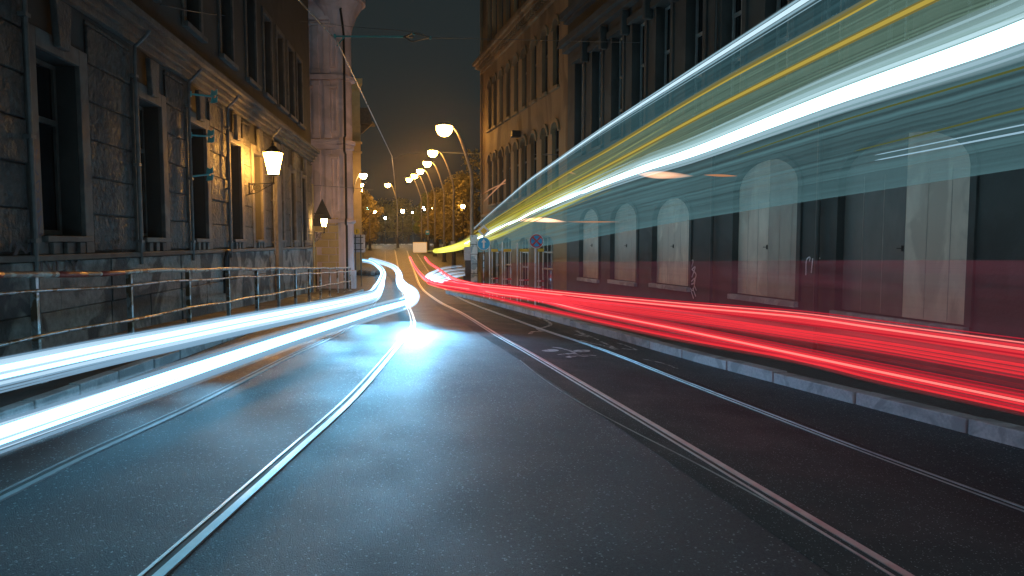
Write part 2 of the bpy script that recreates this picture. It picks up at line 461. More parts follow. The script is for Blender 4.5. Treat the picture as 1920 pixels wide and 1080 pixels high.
for key, pp, lab in (('RI', RI, 'bright grooved tram rail right of the bare road middle, beside the smooth slab'),
                     ('RO', RO, 'thin tram rail running close along the right kerb'),
                     ('LI', LI, 'shining tram rail bending through the bright middle of the road'),
                     ('LO', LO, 'dull tram rail closest to the left kerb and railing')):
    path = rail_path(pp); rail_paths[key] = path
    root = empty('tram_rail', path[0], lab, 'rail', group='grooved tram rails in the road')
    sgn = 1 if key in ('RI', 'LI') else -1
    off = Vector(path[0])
    def strip(a, b, h):
        mb = MB()
        A = [p-off+Vector((0, 0, h)) for p in offset(path, a)]; B = [p-off+Vector((0, 0, h)) for p in offset(path, b)]
        A2 = [p-Vector((0, 0, h+.02)) for p in A]; B2 = [p-Vector((0, 0, h+.02)) for p in B]
        mb.sheet(A, B); mb.sheet(A2, A); mb.sheet(B, B2)
        return mb
    wh = {'RI': .052, 'RO': .02, 'LI': .052, 'LO': .04}[key]
    strip(-.002, wh, .012).build('rail_head', M_RAIL if key != 'LO' else M_DRAIL, root, fix=False)
    strip(-.046, -.002, .005).build('groove', M_GROOVE, root, fix=False)
    strip(-.066, -.046, .011).build('guard_lip', M_RAIL if key != 'LO' else M_DRAIL, root, fix=False)

mb = MB(); mb.sheet([p+Vector((0, 0, .004)) for p in offset(rail_paths['RI'], -.35)][:70], [p+Vector((0, 0, .004)) for p in offset(rail_paths['RI'], 1.6)][:70])
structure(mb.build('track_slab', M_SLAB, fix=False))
mb = MB(); mb.sheet([p+Vector((0, 0, .004)) for p in offset(rail_paths['LO'], -1.25)][:48], [p+Vector((0, 0, .004)) for p in offset(rail_paths['LO'], -.08)][:48])
structure(mb.build('gutter_strip', M_STRIP, fix=False))

seam = [on_ground(x, y) for x, y in ((975, 676), (1020, 712), (1090, 757), (1180, 806), (1290, 862), (1420, 932), (1540, 1000), (1650, 1062))]
mb = MB(); P_ = smooth(seam, 6); mb.sheet([p+Vector((0, 0, .006)) for p in offset(P_, -.011)], [p+Vector((0, 0, .006)) for p in offset(P_, .011)])
structure(mb.build('road_seam', M_KERB, fix=False))

# ------------------------------------------------------------------ painted marks on the road
def stroke(mb, pp, w, conv):
    pts = [conv(*p) for p in pp]
    P = smooth(pts, 5) if len(pts) > 2 else pts
    A, B = [], []
    for i, p in enumerate(P):
        t = P[min(i+1, len(P)-1)]-P[max(0, i-1)]; t.z = 0; t.normalize()
        s_ = Vector((t.y, -t.x, 0))*w*.5
        for lst, q in ((A, p+s_), (B, p-s_)):
            lst.append(Vector((q.x, q.y, ground(q.x, q.y)+.009)))
    mb.sheet(A, B)
zc = lambda x, y: on_ground(960+x/5.647, 580+y/5.647)
def poly(mb, pp):
    mb.face([zc(x, y)+Vector((0, 0, .009)) for x, y in pp])
bike = MB()
for cx, cy in ((405, 440), (737, 446)):
    poly(bike, [(cx+92*math.cos(a*math.pi/10), cy+13*math.sin(a*math.pi/10)) for a in range(20)])
stroke(bike, [(430, 405), (560, 425)], .06, zc); stroke(bike, [(470, 405), (600, 440), (720, 500)], .07, zc); stroke(bike, [(505, 488), (640, 470)], .11, zc)
stroke(bike, [(580, 515), (700, 488)], .12, zc); stroke(bike, [(620, 470), (890, 496)], .07, zc); stroke(bike, [(640, 462), (720, 500), (810, 500)], .07, zc)
tag(bike.build('road_marking', M_PAINT, fix=False), 'worn white bicycle symbol painted between the right-hand rails', 'road marking')
arr = MB()
stroke(arr, [(270, 90), (370, 125), (405, 170), (300, 205)], .09, zc); stroke(arr, [(190, 265), (230, 240), (320, 243)], .09, zc); stroke(arr, [(265, 205), (320, 240)], .10, zc)
tag(arr.build('road_marking', M_PAINT, fix=False), 'curved white painted hook crossing the rail near the kerb', 'road marking')
chv = MB()
poly(chv, [(650, 225), (690, 228), (845, 290), (800, 298), (650, 270), (740, 272)])
stroke(chv, [(830, 290), (920, 330)], .05, zc); stroke(chv, [(720, 330), (870, 370), (960, 385)], .06, zc); stroke(chv, [(940, 345), (1030, 385), (1110, 428)], .06, zc); stroke(chv, [(960, 385), (1110, 428)], .10, zc)
tag(chv.build('road_marking', M_PAINT, fix=False), 'large worn white chevron painted beside the right kerb', 'road marking')
ch2 = MB()
poly(ch2, [(1070, 350), (1110, 348), (1200, 380), (1150, 376)]); stroke(ch2, [(1190, 380), (1260, 408), (1320, 435)], .05, zc); stroke(ch2, [(1160, 420), (1320, 435)], .08, zc)
tag(ch2.build('road_marking', M_PAINT, fix=False), 'small broken white arrow tip painted closest to the right kerb', 'road marking')
ch3 = MB(); stroke(ch3, [(1380, 530), (1550, 565), (1640, 590), (1750, 632)], .05, zc)
tag(ch3.build('road_marking', M_PAINT, fix=False), 'nearly worn away white line outside the right rail', 'road marking')
zb = MB()
for k in range(9):
    x0 = 700+k*13
    P = [on_ground(x0, 459), on_ground(x0+8, 459), on_ground(x0+7, 457), on_ground(x0, 457)]
    zb.face([p+Vector((0, 0, .01)) for p in P])
tag(zb.build('road_marking', M_PAINT, fix=False), 'row of white crossing stripes where the far road bends away', 'road marking')

# ------------------------------------------------------------------ houses
def facade(u0, u1, z0, z1, openings, s, depth, body=9.0, t_front=0.0):
    """wall front in the plane y=0 with openings cut out (reveals `depth` deep) and a solid body behind; s = sign of the street side"""
    mb = MB()
    us = sorted(set([u0, u1] + [o[0] for o in openings] + [o[1] for o in openings]))
    zs = sorted(set([z0, z1] + [o[2] for o in openings] + [o[3] for o in openings]))
    for i in range(len(us)-1):
        for j in range(len(zs)-1):
            cu, cz = (us[i]+us[i+1])/2, (zs[j]+zs[j+1])/2
            if any(o[0] < cu < o[1] and o[2] < cz < o[3] for o in openings): continue
            mb.face([(us[i], 0, zs[j]), (us[i+1], 0, zs[j]), (us[i+1], 0, zs[j+1]), (us[i], 0, zs[j+1])])
    d = -s*depth
    for o in openings:
        a, b, c, e = o[:4]
        mb.face([(a, 0, c), (b, 0, c), (b, d, c), (a, d, c)])
        mb.face([(a, 0, c), (a, d, c), (a, d, e), (a, 0, e)]); mb.face([(b, 0, c), (b, d, c), (b, d, e), (b, 0, e)])
        rise = o[4] if len(o) > 4 else 0
        if rise:
            n = 12; m_ = (a+b)/2; hw = (b-a)/2
            arc = [(m_-hw*math.cos(math.pi*k/n), e-rise+rise*math.sin(math.pi*k/n)) for k in range(n+1)]
            for half in (arc[:n//2+1], arc[n//2:]):
                cu = a if half is not arc[n//2:] and half[0][0] < m_-1e-6 else b
                pl = [(cu, .0, e)] + [(x, .0, z) for x, z in half]
                mb.face(pl)
            for k in range(n):
                mb.face([(arc[k][0], 0, arc[k][1]), (arc[k+1][0], 0, arc[k+1][1]), (arc[k+1][0], d, arc[k+1][1]), (arc[k][0], d, arc[k][1])])
        else:
            mb.face([(a, 0, e), (b, 0, e), (b, d, e), (a, d, e)])
    e = d-s*.06
    mb.box(u0+.002, u1-.002, e, -s*body, z0, z1-.002)
    mb.face([(u0, 0, z0), (u0, e, z0), (u0, e, z1), (u0, 0, z1)]); mb.face([(u1, 0, z0), (u1, e, z0), (u1, e, z1), (u1, 0, z1)])
    mb.face([(u0, 0, z1), (u1, 0, z1), (u1, e, z1), (u0, e, z1)])
    return mb
def casement(root, a, b, c, e, s, depth, m_frame, mull=(.5,), trans=(.68,), fw=.06, arch=0.0, name='window', pane_m=None):
    """window frame with bars, and the pane as a sub-part"""
    d = -s*(depth-.06); mb = MB(); t = s*.04
    mb.box(a, a+fw, d, d+t, c, e); mb.box(b-fw, b, d, d+t, c, e); mb.box(a+fw, b-fw, d, d+t, c, c+fw); mb.box(a+fw, b-fw, d, d+t, e-fw, e)
    for q in mull:
        x = a+(b-a)*q; mb.box(x-fw*.4, x+fw*.4, d, d+t*.9, c+fw, e-fw)
    for q in trans:
        z = c+(e-c)*q; mb.box(a+fw, b-fw, d, d+t*1.15, z-fw*.6, z+fw*.6)
    w = mb.build(name, m_frame, root)
    p = MB(); p.box(a, b, d-s*.02, d-s*.012, c, e)
    p.build('pane', pane_m or M_GLASS, w)
    return w
def ribbon(mb, pts, w, y):
    """flat stroke on a wall, 3 mm thick"""
    P = smooth([Vector((u, 0, z)) for u, z in pts], 4) if len(pts) > 2 else [Vector((u, 0, z)) for u, z in pts]
    for i in range(len(P)-1):
        t = (P[i+1]-P[i]).normalized(); n_ = Vector((-t.z, 0, t.x))*w*.5
        mb.face([P[i]+n_+Vector((0, y, 0)), P[i+1]+n_+Vector((0, y, 0)), P[i+1]-n_+Vector((0, y, 0)), P[i]-n_+Vector((0, y, 0))])

# --- left sooty house
nl = math.hypot(1, TL)
HL = empty('stone_house', (L_WALL, 0, 0), 'long sooty stone house with rusticated ground floor along the left railing', 'building', math.atan2(1, TL))
KL = nl
def uL(y): return y*KL
S = -1
low = [(uL(a), uL(b), 1.60, 4.22) for a, b in ((3.4, 4.55), (6.5, 7.65), (9.6, 10.76), (12.9, 13.95), (15.6, 16.65), (18.6, 19.6), (21.0, 22.0), (24.1, 25.0), (26.4, 27.2), (28.6, 29.4))]
upw = [(uL(c)-.5, uL(c)+.5, 6.4, 9.0) for c in (7.5, 10.5, 13.3, 16.1, 18.7, 21.2, 23.3, 25.2, 27.0, 28.7)]
mb = facade(-6, uL(31.2), -3, 15.0, low+upw, S, .36)
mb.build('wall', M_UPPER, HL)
# rusticated blocks of the ground floor, one mesh
bl = MB(); pl = MB(); rnd = random.Random(5)
edges = [-6] + [v for o in low for v in (o[0], o[1])] + [uL(31.1)]
for i in range(0, len(edges), 2):
    a, b = edges[i]+(.32 if i else 0), edges[i+1]-(.26 if i+1 < len(edges)-1 else 0)
    if b-a < .2: continue
    z = 1.36
    k = 0
    while z < 5.0:
        h = .60
        parts = [(a, b)] if (b-a) < 2.2 else [(a+(b-a)*j/4, a+(b-a)*(j+1)/4) for j in range(4)]
        for (p, q) in parts:
            dd = rnd.uniform(.03, .06)
            bl.prism([(p+.012, 0, z+.012), (q-.012, 0, z+.012), (q-.012, 0, min(z+h, 5.05)-.012), (p+.012, 0, min(z+h, 5.05)-.012)], (0, S*dd, 0))
        z += h; k += 1
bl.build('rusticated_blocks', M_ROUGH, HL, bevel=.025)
u = -6; 
while u < uL(31.0):
    for z0, z1 in ((-3, .52), (.52, 1.24)):
        w_ = 1.55 if z0 > 0 else 1.9
        q = min(u+1.6, uL(31.1))
        pl.prism([(u+.008, 0, z0), (q-.008, 0, z0), (q-.008, 0, z1-.008), (u+.008, 0, z1-.008)], (0, S*rnd.uniform(.07, .1), 0))
    u += 1.6
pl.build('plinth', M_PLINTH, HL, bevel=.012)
mb = MB()
mb.box(-6, uL(31.15), 0, S*.13, 1.24, 1.33)
mb.build('string_course', M_TRIM, HL, bevel=.01)
mb = MB()
for z0, z1, o in ((5.12, 5.24, .12), (5.24, 5.38, .2), (5.38, 5.5, .3), (5.5, 5.62, .4)):
    mb.box(-6, uL(31.15)+.0, 0, S*o, z0, z1)
mb.build('cornice', M_STONE, HL, bevel=.01)
for (a, b, c, e) in low:
    w = casement(HL, a+.03, b-.03, c+.02, e-.02, S, .36, M_SASHD, mull=(.5,), trans=(.66,), fw=.07)
    t = MB()
    t.box(a-.26, a-.002, 0, S*.075, 1.33, e+.26); t.box(b+.002, b+.26, 0, S*.075, 1.33, e+.26); t.box(a-.002, b+.002, 0, S*.075, e+.002, e+.26)
    t.box(a-.002, b+.002, 0, S*.06, 1.33, c-.09)
    t.build('surround', M_TRIM, w, bevel=.012)
    t = MB(); t.box(a-.06, b+.06, S*.061, S*.16, c-.09, c-.002); t.build('sill', M_TRIM, w, bevel=.01)
    m_ = (a+b)/2
    for x in (a+.12, b-.3, m_-.09):
        t = MB(); t.box(x, x+.16, S*.061, S*.13, 1.335, c-.095); t.build('apron_bracket', M_TRIM, w, bevel=.012)
    t = MB()
    t.prism([(m_-.15, S*.076, e+.1), (m_+.15, S*.076, e+.1), (m_+.22, S*.076, e+.78), (m_-.22, S*.076, e+.78)], (0, S*.1, 0))
    t.build('keystone', M_STONE, w, bevel=.02)
for (a, b, c, e) in upw:
    w = casement(HL, a+.02, b-.02, c+.02, e-.02, S, .36, M_SASHD, mull=(.5,), trans=(.66,), fw=.06)
    t = MB(); t.box(a-.18, b+.18, 0, S*.14, c-.12, c-.002); t.build('sill', M_TRIM, w, bevel=.01)
    t = MB(); t.box(a-.16, a-.002, 0, S*.05, c, e+.16); t.box(b+.002, b+.16, 0, S*.05, c, e+.16); t.box(a-.002, b+.002, 0, S*.05, e+.002, e+.16); t.build('surround', M_STONE, w, bevel=.01)
for y in (9.28, 12.62, 15.35, 18.2, 23.2):
    t = MB(); u = uL(y)
    t.tube([(u, S*.42, 5.35), (u, S*.3, 5.2), (u, S*.15, 5.05), (u, S*.13, 4.8), (u, S*.13, 1.1)] if y > 10 else [(u, S*.13, 8.5), (u, S*.13, .2)], .032, 8)
    for z in (4.5, 2.9, 1.5): t.box(u-.06, u+.06, S*.06, S*.17, z, z+.05)
    t.build('drainpipe', M_DPIPE, HL)
t = MB(); t.box(uL(23.35), uL(24.02), S*.08, S*.22, -3, 4.9); t.build('pilaster', M_TRIM, HL, bevel=.015)
u = uL(17.6)
t = MB(); t.tube([(u, S*.12, .2), (u, S*.16, 1.1), (u+.05, S*.2, 1.28), (u+.15, S*.2, 1.3), (u+.2, S*.16, 1.1), (u+.2, S*.12, .5)], .05, 8); t.build('vent_pipe', M_IRON, HL)
# graffiti
gr = MB(); y_ = S*.105
def GL(px, py):
    d = 1280*(-L_WALL)/(815-px); return (uL(d), 1.5+(455-py)/1280*d)
for st in ([(62, 515), (66, 482), (84, 512), (88, 480)], [(93, 512), (96, 482), (112, 490), (110, 506), (94, 513)], [(118, 482), (128, 497), (140, 480)], [(128, 497), (126, 514)]):
    ribbon(gr, [GL(*p) for p in st], .05, y_)
for st in ([(210, 490), (214, 460), (222, 452), (218, 480), (228, 470), (232, 488)], [(205, 478), (234, 478)], [(215, 490), (222, 498), (230, 486), (222, 476)],
           [(2, 470), (12, 450), (20, 470), (10, 480), (24, 462), (36, 474), (46, 448), (44, 482)]):
    ribbon(gr, [GL(*p) for p in st], .03, y_)
o = gr.build('graffiti', M_GRAFD, HL, fix=False); o['label'] = 'dark sprayed letters NDY and scrawled tags'
gb = MB(); y_ = S*.081
for st in ([(60, 300), (68, 282), (62, 318), (68, 330)], [(62, 345), (70, 340), (66, 362), (60, 350)], [(60, 385), (66, 372), (70, 390), (63, 398), (60, 385)], [(60, 420), (70, 405), (64, 440), (72, 438)]):
    ribbon(gb, [GL(*p) for p in st], .028, y_)
o = gb.build('graffiti', M_GRAFB, HL, fix=False); o['label'] = 'blue sprayed scrawl up a window trim'

# --- pink corner house beyond, its front turned to the street
HP = empty('corner_house', (-8.70, 37, 0), 'pink corner house with pilasters and rounded turret beyond the sooty house', 'building')
mb = MB(); mb.prism([(-8, 0, -3), (-.62, 0, -3), (-.2, .9, -3), (-1.9, 7, -3), (-8, 7, -3)], (0, 0, 17.3)); mb.build('wall', M_PINK, HP)
mb = MB(); mb.lathe([(.62, -3), (.62, 14.3)], (-.62, .62, 0), 24); mb.build('turret', M_PINK, HP, smooth_it=False)
def ring(name, z0, z1, o, m=M_PINK):
    t = MB(); t.box(-8, -.62, -o, 0, z0, z1); t.lathe([(.62, z0), (.62+o, z0+.04), (.62+o, z1-.03), (.62, z1)], (-.62, .62, 0), 24)
    return t.build(name, m, HP)
ring('lower_cornice', 2.55, 2.75, .12); ring('cornice', 6.75, 7.0, .16); ring('cornice', 6.5, 6.75, .08); ring('cornice', 10.15, 10.4, .2); ring('frieze', 13.25, 13.45, .1); ring('eaves', 14.25, 14.6, .8); ring('plinth', -3, .0, .1)
t = MB(); t.lathe([(.63, 12.6), (.72, 13.1), (.95, 13.7), (1.3, 14.24)], (-.62, .62, 0), 24); t.build('eaves_cove', M_PINK, HP)
for k, x in enumerate((-1.75, -1.15)):
    for z0, z1 in ((2.8, 6.45), (7.05, 10.1), (10.45, 13.2)):
        t = MB(); t.box(x-.16, x+.16, -.08, 0, z0+.25, z1-.25); t.box(x-.21, x+.21, -.11, 0, z1-.25, z1-.002); t.box(x-.21, x+.21, -.11, 0, z0+.002, z0+.25)
        t.build('pilaster', M_PINK, HP, bevel=.015)
for x0, x1 in ((-2.75, -2.05), (-.95, -.65)):
    for z0, z1 in ((10.8, 12.9), (7.4, 9.7), (3.2, 6.0)):
        t = MB(); f = .07
        t.box(x0, x0+f, -.06, 0, z0, z1); t.box(x1-f, x1, -.06, 0, z0, z1); t.box(x0+f, x1-f, -.06, 0, z0, z0+f); t.box(x0+f, x1-f, -.06, 0, z1-f, z1); t.box(x0-.08, x1+.08, -.14, 0, z1+.002, z1+.12)
        t.build('panel_frame', M_PINK, HP, bevel=.01)
bk = MB()
z = .05; rw = 0
while z < 2.5:
    x = -8 + (.4 if rw % 2 else 0)
    while x < -.75:
        q = min(x+.78, -.66)
        if not (-2.9 < (x+q)/2 < -1.75 and z < 1.9):
            bk.box(x+.012, q-.012, -.04, 0, z+.012, z+.38)
        x += .8
    z += .4; rw += 1
bk.build('rusticated_blocks', M_YELL, HP, bevel=.015)
t = MB(); arc = [(-2.85, -2.5)]+[(-2.35-.5*math.cos(math.pi*k/12), 1.1+.55*math.sin(math.pi*k/12)) for k in range(13)]+[(-1.85, -2.5)]
inn = [(-2.73, -2.5)]+[(-2.35-.38*math.cos(math.pi*k/12), 1.1+.43*math.sin(math.pi*k/12)) for k in range(13)]+[(-1.97, -2.5)]
for k in range(len(arc)-1):
    t.prism([(arc[k][0], 0, arc[k][1]), (arc[k+1][0], 0, arc[k+1][1]), (inn[k+1][0], 0, inn[k+1][1]), (inn[k][0], 0, inn[k][1])], (0, -.1, 0))
t.build('arch_surround', M_YELL, HP)
t = MB(); t.prism([(x, 0, z) for x, z in inn], (0, -.02, 0)); t.build('arched_doorway', M_DSIGN, HP)
t = MB(); t.tube([(-.28, -.02, 13.9), (-.28, -.4, 13.7), (-.22, -.24, 13.0), (-.2, -.12, 12.5), (-.2, -.12, 7.2), (-.2, -.34, 7.05), (-.2, -.34, 6.35), (-.2, -.12, 6.2), (-.2, -.14, 2.85), (-.2, -.28, 2.7), (-.2, -.28, 2.5), (-.2, -.12, 2.4), (-.2, -.14, -2.4)], .06, 8); t.build('drainpipe', M_IRON, HP)
# --- yellow house side beyond
HY = empty('yellow_house', (-11.4, 52, 0), 'narrow strip of bright yellow house with a balcony behind the pink turret', 'building')
mb = MB(); mb.prism([(-6, 0, -3), (0, 0, -3), (-2.6, 8, -3), (-6, 8, -3)], (0, 0, 16.3)); mb.build('wall', M_YELL, HY)
mb = MB(); mb.prism([(-6, -.25, 13.3), (.25, -.25, 13.3), (-2.35, 8, 13.3), (-6, 8, 13.3)], (0, 0, .4)); mb.prism([(-6, -.12, 12.9), (.12, -.12, 12.9), (-2.48, 8, 12.9), (-6, 8, 12.9)], (0, 0, .395)); mb.build('eaves', M_YELL, HY)
mb = MB(); mb.box(-2, .12, -.5, 0, 8.9, 9.05); mb.box(-2, .1, -.12, 0, 8.2, 8.35); mb.build('string_course', M_YELL, HY)
mb = MB(); mb.box(.0, .9, -.05, 1.2, 10.4, 10.6); mb.prism([(.0, .2, 9.7), (.8, .2, 10.4), (.0, .2, 10.4)], (0, .25, 0)); mb.box(.0, .85, -.04, -.02, 10.6, 11.6); mb.build('balcony', M_DSIGN, HY)

# --- right houses
nr = math.hypot(1, TR); SR = 1
rzR = math.atan2(1, TR)
def uR(y): return y*nr
def YR(px): return 10240.0/(px-595.0)
HD = empty('dark_house', (R_WALL, 0, 0), 'dark rendered house with boarded arched doorways behind the red light trails', 'building', rzR)
doors = [(8.39, 10.5, 9.41, .46, 3.0, .55), (11.38, 13.13, 12.26, .52, 2.98, .5), (14.67, 16.28, 15.5, .54, 2.52, .48), (17.1, 18.6, 17.85, .5, 2.53, .45), (19.4, 20.8, 20.1, .45, 2.5, .45), (5.2, 7.0, 6.1, .5, 3.0, .55)]
dop = [(uR(a), uR(b), c, e, r) for a, b, m_, c, e, r in doors]
wop = [(uR(y)-.33, uR(y)+.33, 4.2, 6.95) for y in (6.0, 7.2, 8.4, 9.6, 10.8, 12.0, 13.3, 14.6, 15.9, 17.1, 18.3, 19.6, 20.9)]
wop2 = [(o[0], o[1], 9.2, 11.5) for o in wop]
mb = facade(-8, uR(21.9), -3, 17, dop+wop+wop2, SR, .28); mb.build('wall', M_DARKB, HD)
for i, (a, b, m_, c, e, r) in enumerate(doors):
    ua, ub, um = uR(a), uR(b), uR(m_)
    n = 14; hw = (ub-ua)/2; cu = (ua+ub)/2
    def ztop(u): return e-r+r*math.sqrt(max(0, 1-((u-cu)/hw)**2))
    root = None
    fr = MB()
    arc = [(ua, c)]+[(cu-hw*math.cos(math.pi*k/n), e-r+r*math.sin(math.pi*k/n)) for k in range(n+1)]+[(ub, c)]
    ar2 = [(ua-.09, c)]+[(cu-(hw+.09)*math.cos(math.pi*k/n), e-r+(r+.09)*math.sin(math.pi*k/n)) for k in range(n+1)]+[(ub+.09, c)]
    for k in range(len(arc)-1):
        fr.prism([(arc[k][0], 0, arc[k][1]), (arc[k+1][0], 0, arc[k+1][1]), (ar2[k+1][0], 0, ar2[k+1][1]), (ar2[k][0], 0, ar2[k][1])], (0, .035, 0))
    root = fr.build('arched_doorway', M_DARKB, HD)
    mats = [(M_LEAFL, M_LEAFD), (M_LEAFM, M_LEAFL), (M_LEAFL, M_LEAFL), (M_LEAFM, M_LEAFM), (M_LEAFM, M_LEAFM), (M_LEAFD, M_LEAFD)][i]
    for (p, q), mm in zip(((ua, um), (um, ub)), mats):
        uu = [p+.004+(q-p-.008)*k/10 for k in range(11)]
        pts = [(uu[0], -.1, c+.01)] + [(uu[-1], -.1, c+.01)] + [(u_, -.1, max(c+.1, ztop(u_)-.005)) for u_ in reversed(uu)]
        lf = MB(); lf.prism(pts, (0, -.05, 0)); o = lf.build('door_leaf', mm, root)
        bd = MB()
        for k in (1, 2):
            x = p+(q-p)*k/3; bd.box(x-.004, x+.004, -.1, -.096, c+.03, min(ztop(x)-.06, e-r+.02))
        bd.build('board_joint', M_LEAFM, o)
    hd = MB(); hd.box(um+.012, um+.04, -.1, -.085, 1.38, 1.46); hd.tube([(um+.026, -.075, 1.42), (um+.1, -.07, 1.42)], .007, 6); hd.build('handle', M_IRON, root)
    sl = MB(); sl.box(ua-.05, ub+.05, -.02, .09, c-.1, c-.002); sl.build('sill', M_KERB, root, bevel=.01)
for o in wop:
    w = casement(HD, o[0]+.02, o[1]-.02, o[2]+.02, o[3]-.02, SR, .28, M_SASH, mull=(.5,), trans=(.3, .62), fw=.055)
    t = MB(); t.box(o[0]-.14, o[1]+.14, 0, .1, o[2]-.1, o[2]-.002); t.build('sill', M_DARKB, w)
    t = MB(); t.box(o[0]-.12, o[0]-.002, 0, .04, o[2], o[3]); t.box(o[1]+.002, o[1]+.12, 0, .04, o[2], o[3]); t.box(o[0]-.16, o[1]+.16, 0, .12, o[3]+.002, o[3]+.16); t.build('surround', M_DARKB, w)
    t = MB(); t.box(o[0]-.36, o[0]-.22, 0, .22, 6.75, 7.35); t.build('console', M_DARKB, w, bevel=.03)
for o in wop2: casement(HD, o[0]+.02, o[1]-.02, o[2]+.02, o[3]-.02, SR, .28, M_SASH, mull=(.5,), trans=(.62,), fw=.055)
for lst in (((7.4, 7.55, .2), (7.55, 7.75, .34)), ((8.3, 8.4, .16), (8.4, 8.6, .3))):
    t = MB()
    for z0, z1, p in lst: t.box(-8, uR(21.9), 0, p, z0, z1)
    t.build('cornice', M_DARKB, HD, bevel=.01)
for y in (7.55, 10.85, 13.75):
    t = MB(); t.tube([(uR(y), .08, 7.3), (uR(y), .08, -.5)], .035, 8); t.build('drainpipe', M_POLE, HD)
gw = MB()
def GR(px, py):
    d = YR(px); return (uR(d), 1.5+(455-py)/1280*d)
for st in ([(1294, 490), (1300, 488), (1296, 506), (1304, 500), (1298, 520)], [(1295, 530), (1304, 522), (1300, 545), (1294, 536), (1304, 530)], [(1298, 505), (1306, 515), (1302, 530), (1307, 545)], [(1297, 545), (1302, 560)], [(1300, 540), (1306, 556)]):
    ribbon(gw, [GR(*p) for p in st], .028, .008)
for st in ([(1512, 516), (1513, 486), (1519, 482), (1518, 490)], [(1522, 512), (1524, 484)], [(1531, 508), (1533, 486), (1538, 484)]):
    ribbon(gw, [GR(*p) for p in st], .025, .008)
o = gw.build('graffiti', M_GRAFW, HD, fix=False); o['label'] = 'pale sprayed scribble between two doorways'

HO = empty('ochre_house', (R_WALL, 0, 0), 'tall ochre plaster house with rows of narrow arched windows right of the dark sky', 'building', rzR)
ycs = [31.6, 30.7, 29.7, 28.6, 27.5, 26.45, 25.3, 24.1, 23.0]
o1 = [(uR(y)-.3, uR(y)+.3, 6.65, 8.85, .3) for y in ycs]
o2 = [(uR(y)-.34, uR(y)+.34, 3.25, 5.5, .34) for y in ycs]
o3 = [(uR(y)-.34, uR(y)+.34, 10.6, 13.0) for y in ycs]
o4 = [(uR(a), uR(b), -.6, e, .3) for a, b, e in ((30.1, 31.1, 1.62), (28.1, 29.5, 1.72), (25.9, 27.1, 1.7), (23.2, 24.6, 1.75))]
mb = facade(uR(21.9)+.01, uR(33.0), -3, 17, o1+o2+o3+o4, SR, .22); mb.build('wall', M_OCHRE, HO)
for o in o1+o2+o3: casement(HO, o[0]+.01, o[1]-.01, o[2]+.02, o[3]-.01, SR, .22, M_SASHD, mull=(.5,), trans=(.6,), fw=.05)
for o in o4: casement(HO, o[0]+.01, o[1]-.01, o[2]+.02, o[3]-.01, SR, .22, M_LEAFM, mull=(.33, .66), trans=(.5, .75), fw=.05, name='arched_shopfront')
for lst in (o1, o2):
    for o in lst:
        t = MB(); n = 10; cu = (o[0]+o[1])/2; hw = (o[1]-o[0])/2; e = o[3]; r = o[4]
        a1 = [(cu-hw*math.cos(math.pi*k/n), e-r+r*math.sin(math.pi*k/n)) for k in range(n+1)]
        a2 = [(cu-(hw+.12)*math.cos(math.pi*k/n), e-r+(r+.12)*math.sin(math.pi*k/n)) for k in range(n+1)]
        for k in range(n): t.prism([(a1[k][0], 0, a1[k][1]), (a1[k+1][0], 0, a1[k+1][1]), (a2[k+1][0], 0, a2[k+1][1]), (a2[k][0], 0, a2[k][1])], (0, .06, 0))
        t.build('window_hood', M_OCHRE, HO)
        t = MB(); t.box(o[0]-.1, o[1]+.1, 0, .1, o[2]-.1, o[2]-.002); t.build('window_sill', M_OCHRE, HO)
for nm, lst in (('cornice', ((9.75, 9.9, .3), (9.9, 10.05, .4))), ('string_course', ((9.45, 9.6, .12),)), ('string_course', ((2.7, 2.85, .1),))):
    t = MB()
    for z0, z1, p in lst: t.box(uR(21.9)+.02, uR(33.0)+(p if p > .2 else 0), 0, p, z0, z1)
    t.build(nm, M_OCHRE, HO, bevel=.01)
t = MB(); u = uR(22.0)
while u < uR(33): t.box(u, u+.1, .121, .26, 9.6, 9.745); u += .22
t.build('dentil_row', M_OCHRE, HO)
t = MB(); u = uR(32.8); t.tube([(u, .1, 9.4), (u, .1, -2)], .06, 8); t.tube([(u, .1, 17), (u, .1, 10.06)], .06, 8); t.build('drainpipe', M_OCHRE, HO)
t = MB(); u = uR(27.0); t.box(u-.15, u+.15, 0, .35, 5.6, 5.85); t.build('floodlight', M_IRON, HO, bevel=.03)

# ------------------------------------------------------------------ railing on the left pavement
rail_y = [2.6+2.16*k for k in range(14)]
def rp(y, h): p = left(-4.07, y); return Vector((p.x, p.y, ground(p.x, p.y)+.125+h))
base = rp(6.92, 0)
RL = empty('railing', base, 'long steel pedestrian railing with three bars along the left pavement', 'railing')
RYS = [2.6+2.16*k for k in range(15)]
for y in RYS:
    p = rp(y, 0)-base
    t = MB(); tx = TL
    t.prism([p+Vector((-.035, -.02, 0)), p+Vector((.035, -.02, 0)), p+Vector((.035, .02, 0)), p+Vector((-.035, .02, 0))], (0, 0, 1.08))
    o = t.build('post', M_GALV, RL, bevel=.004)
    t = MB(); t.lathe([(.09, 0), (.09, .012), (.045, .02)], p, 12); t.build('foot_plate', M_GALV, o)
for h, r, m_ in ((1.1, .032, M_RAILPAINT), (.93, .018, M_GALV), (.47, .022, M_GALV)):
    pts = [rp(y, h)+Vector((.0, 0, .012*math.sin(y*1.7+h*3)))-base for y in frange(1.0, RYS[-1]+.05, .72)]
    if h < 1: pts = [p+Vector((.045, 0, 0)) for p in pts]
    t = MB(); t.tube(smooth(pts, 2), r, 8); t.build('top_bar' if h > 1 else 'bar', m_, RL, smooth_it=True)
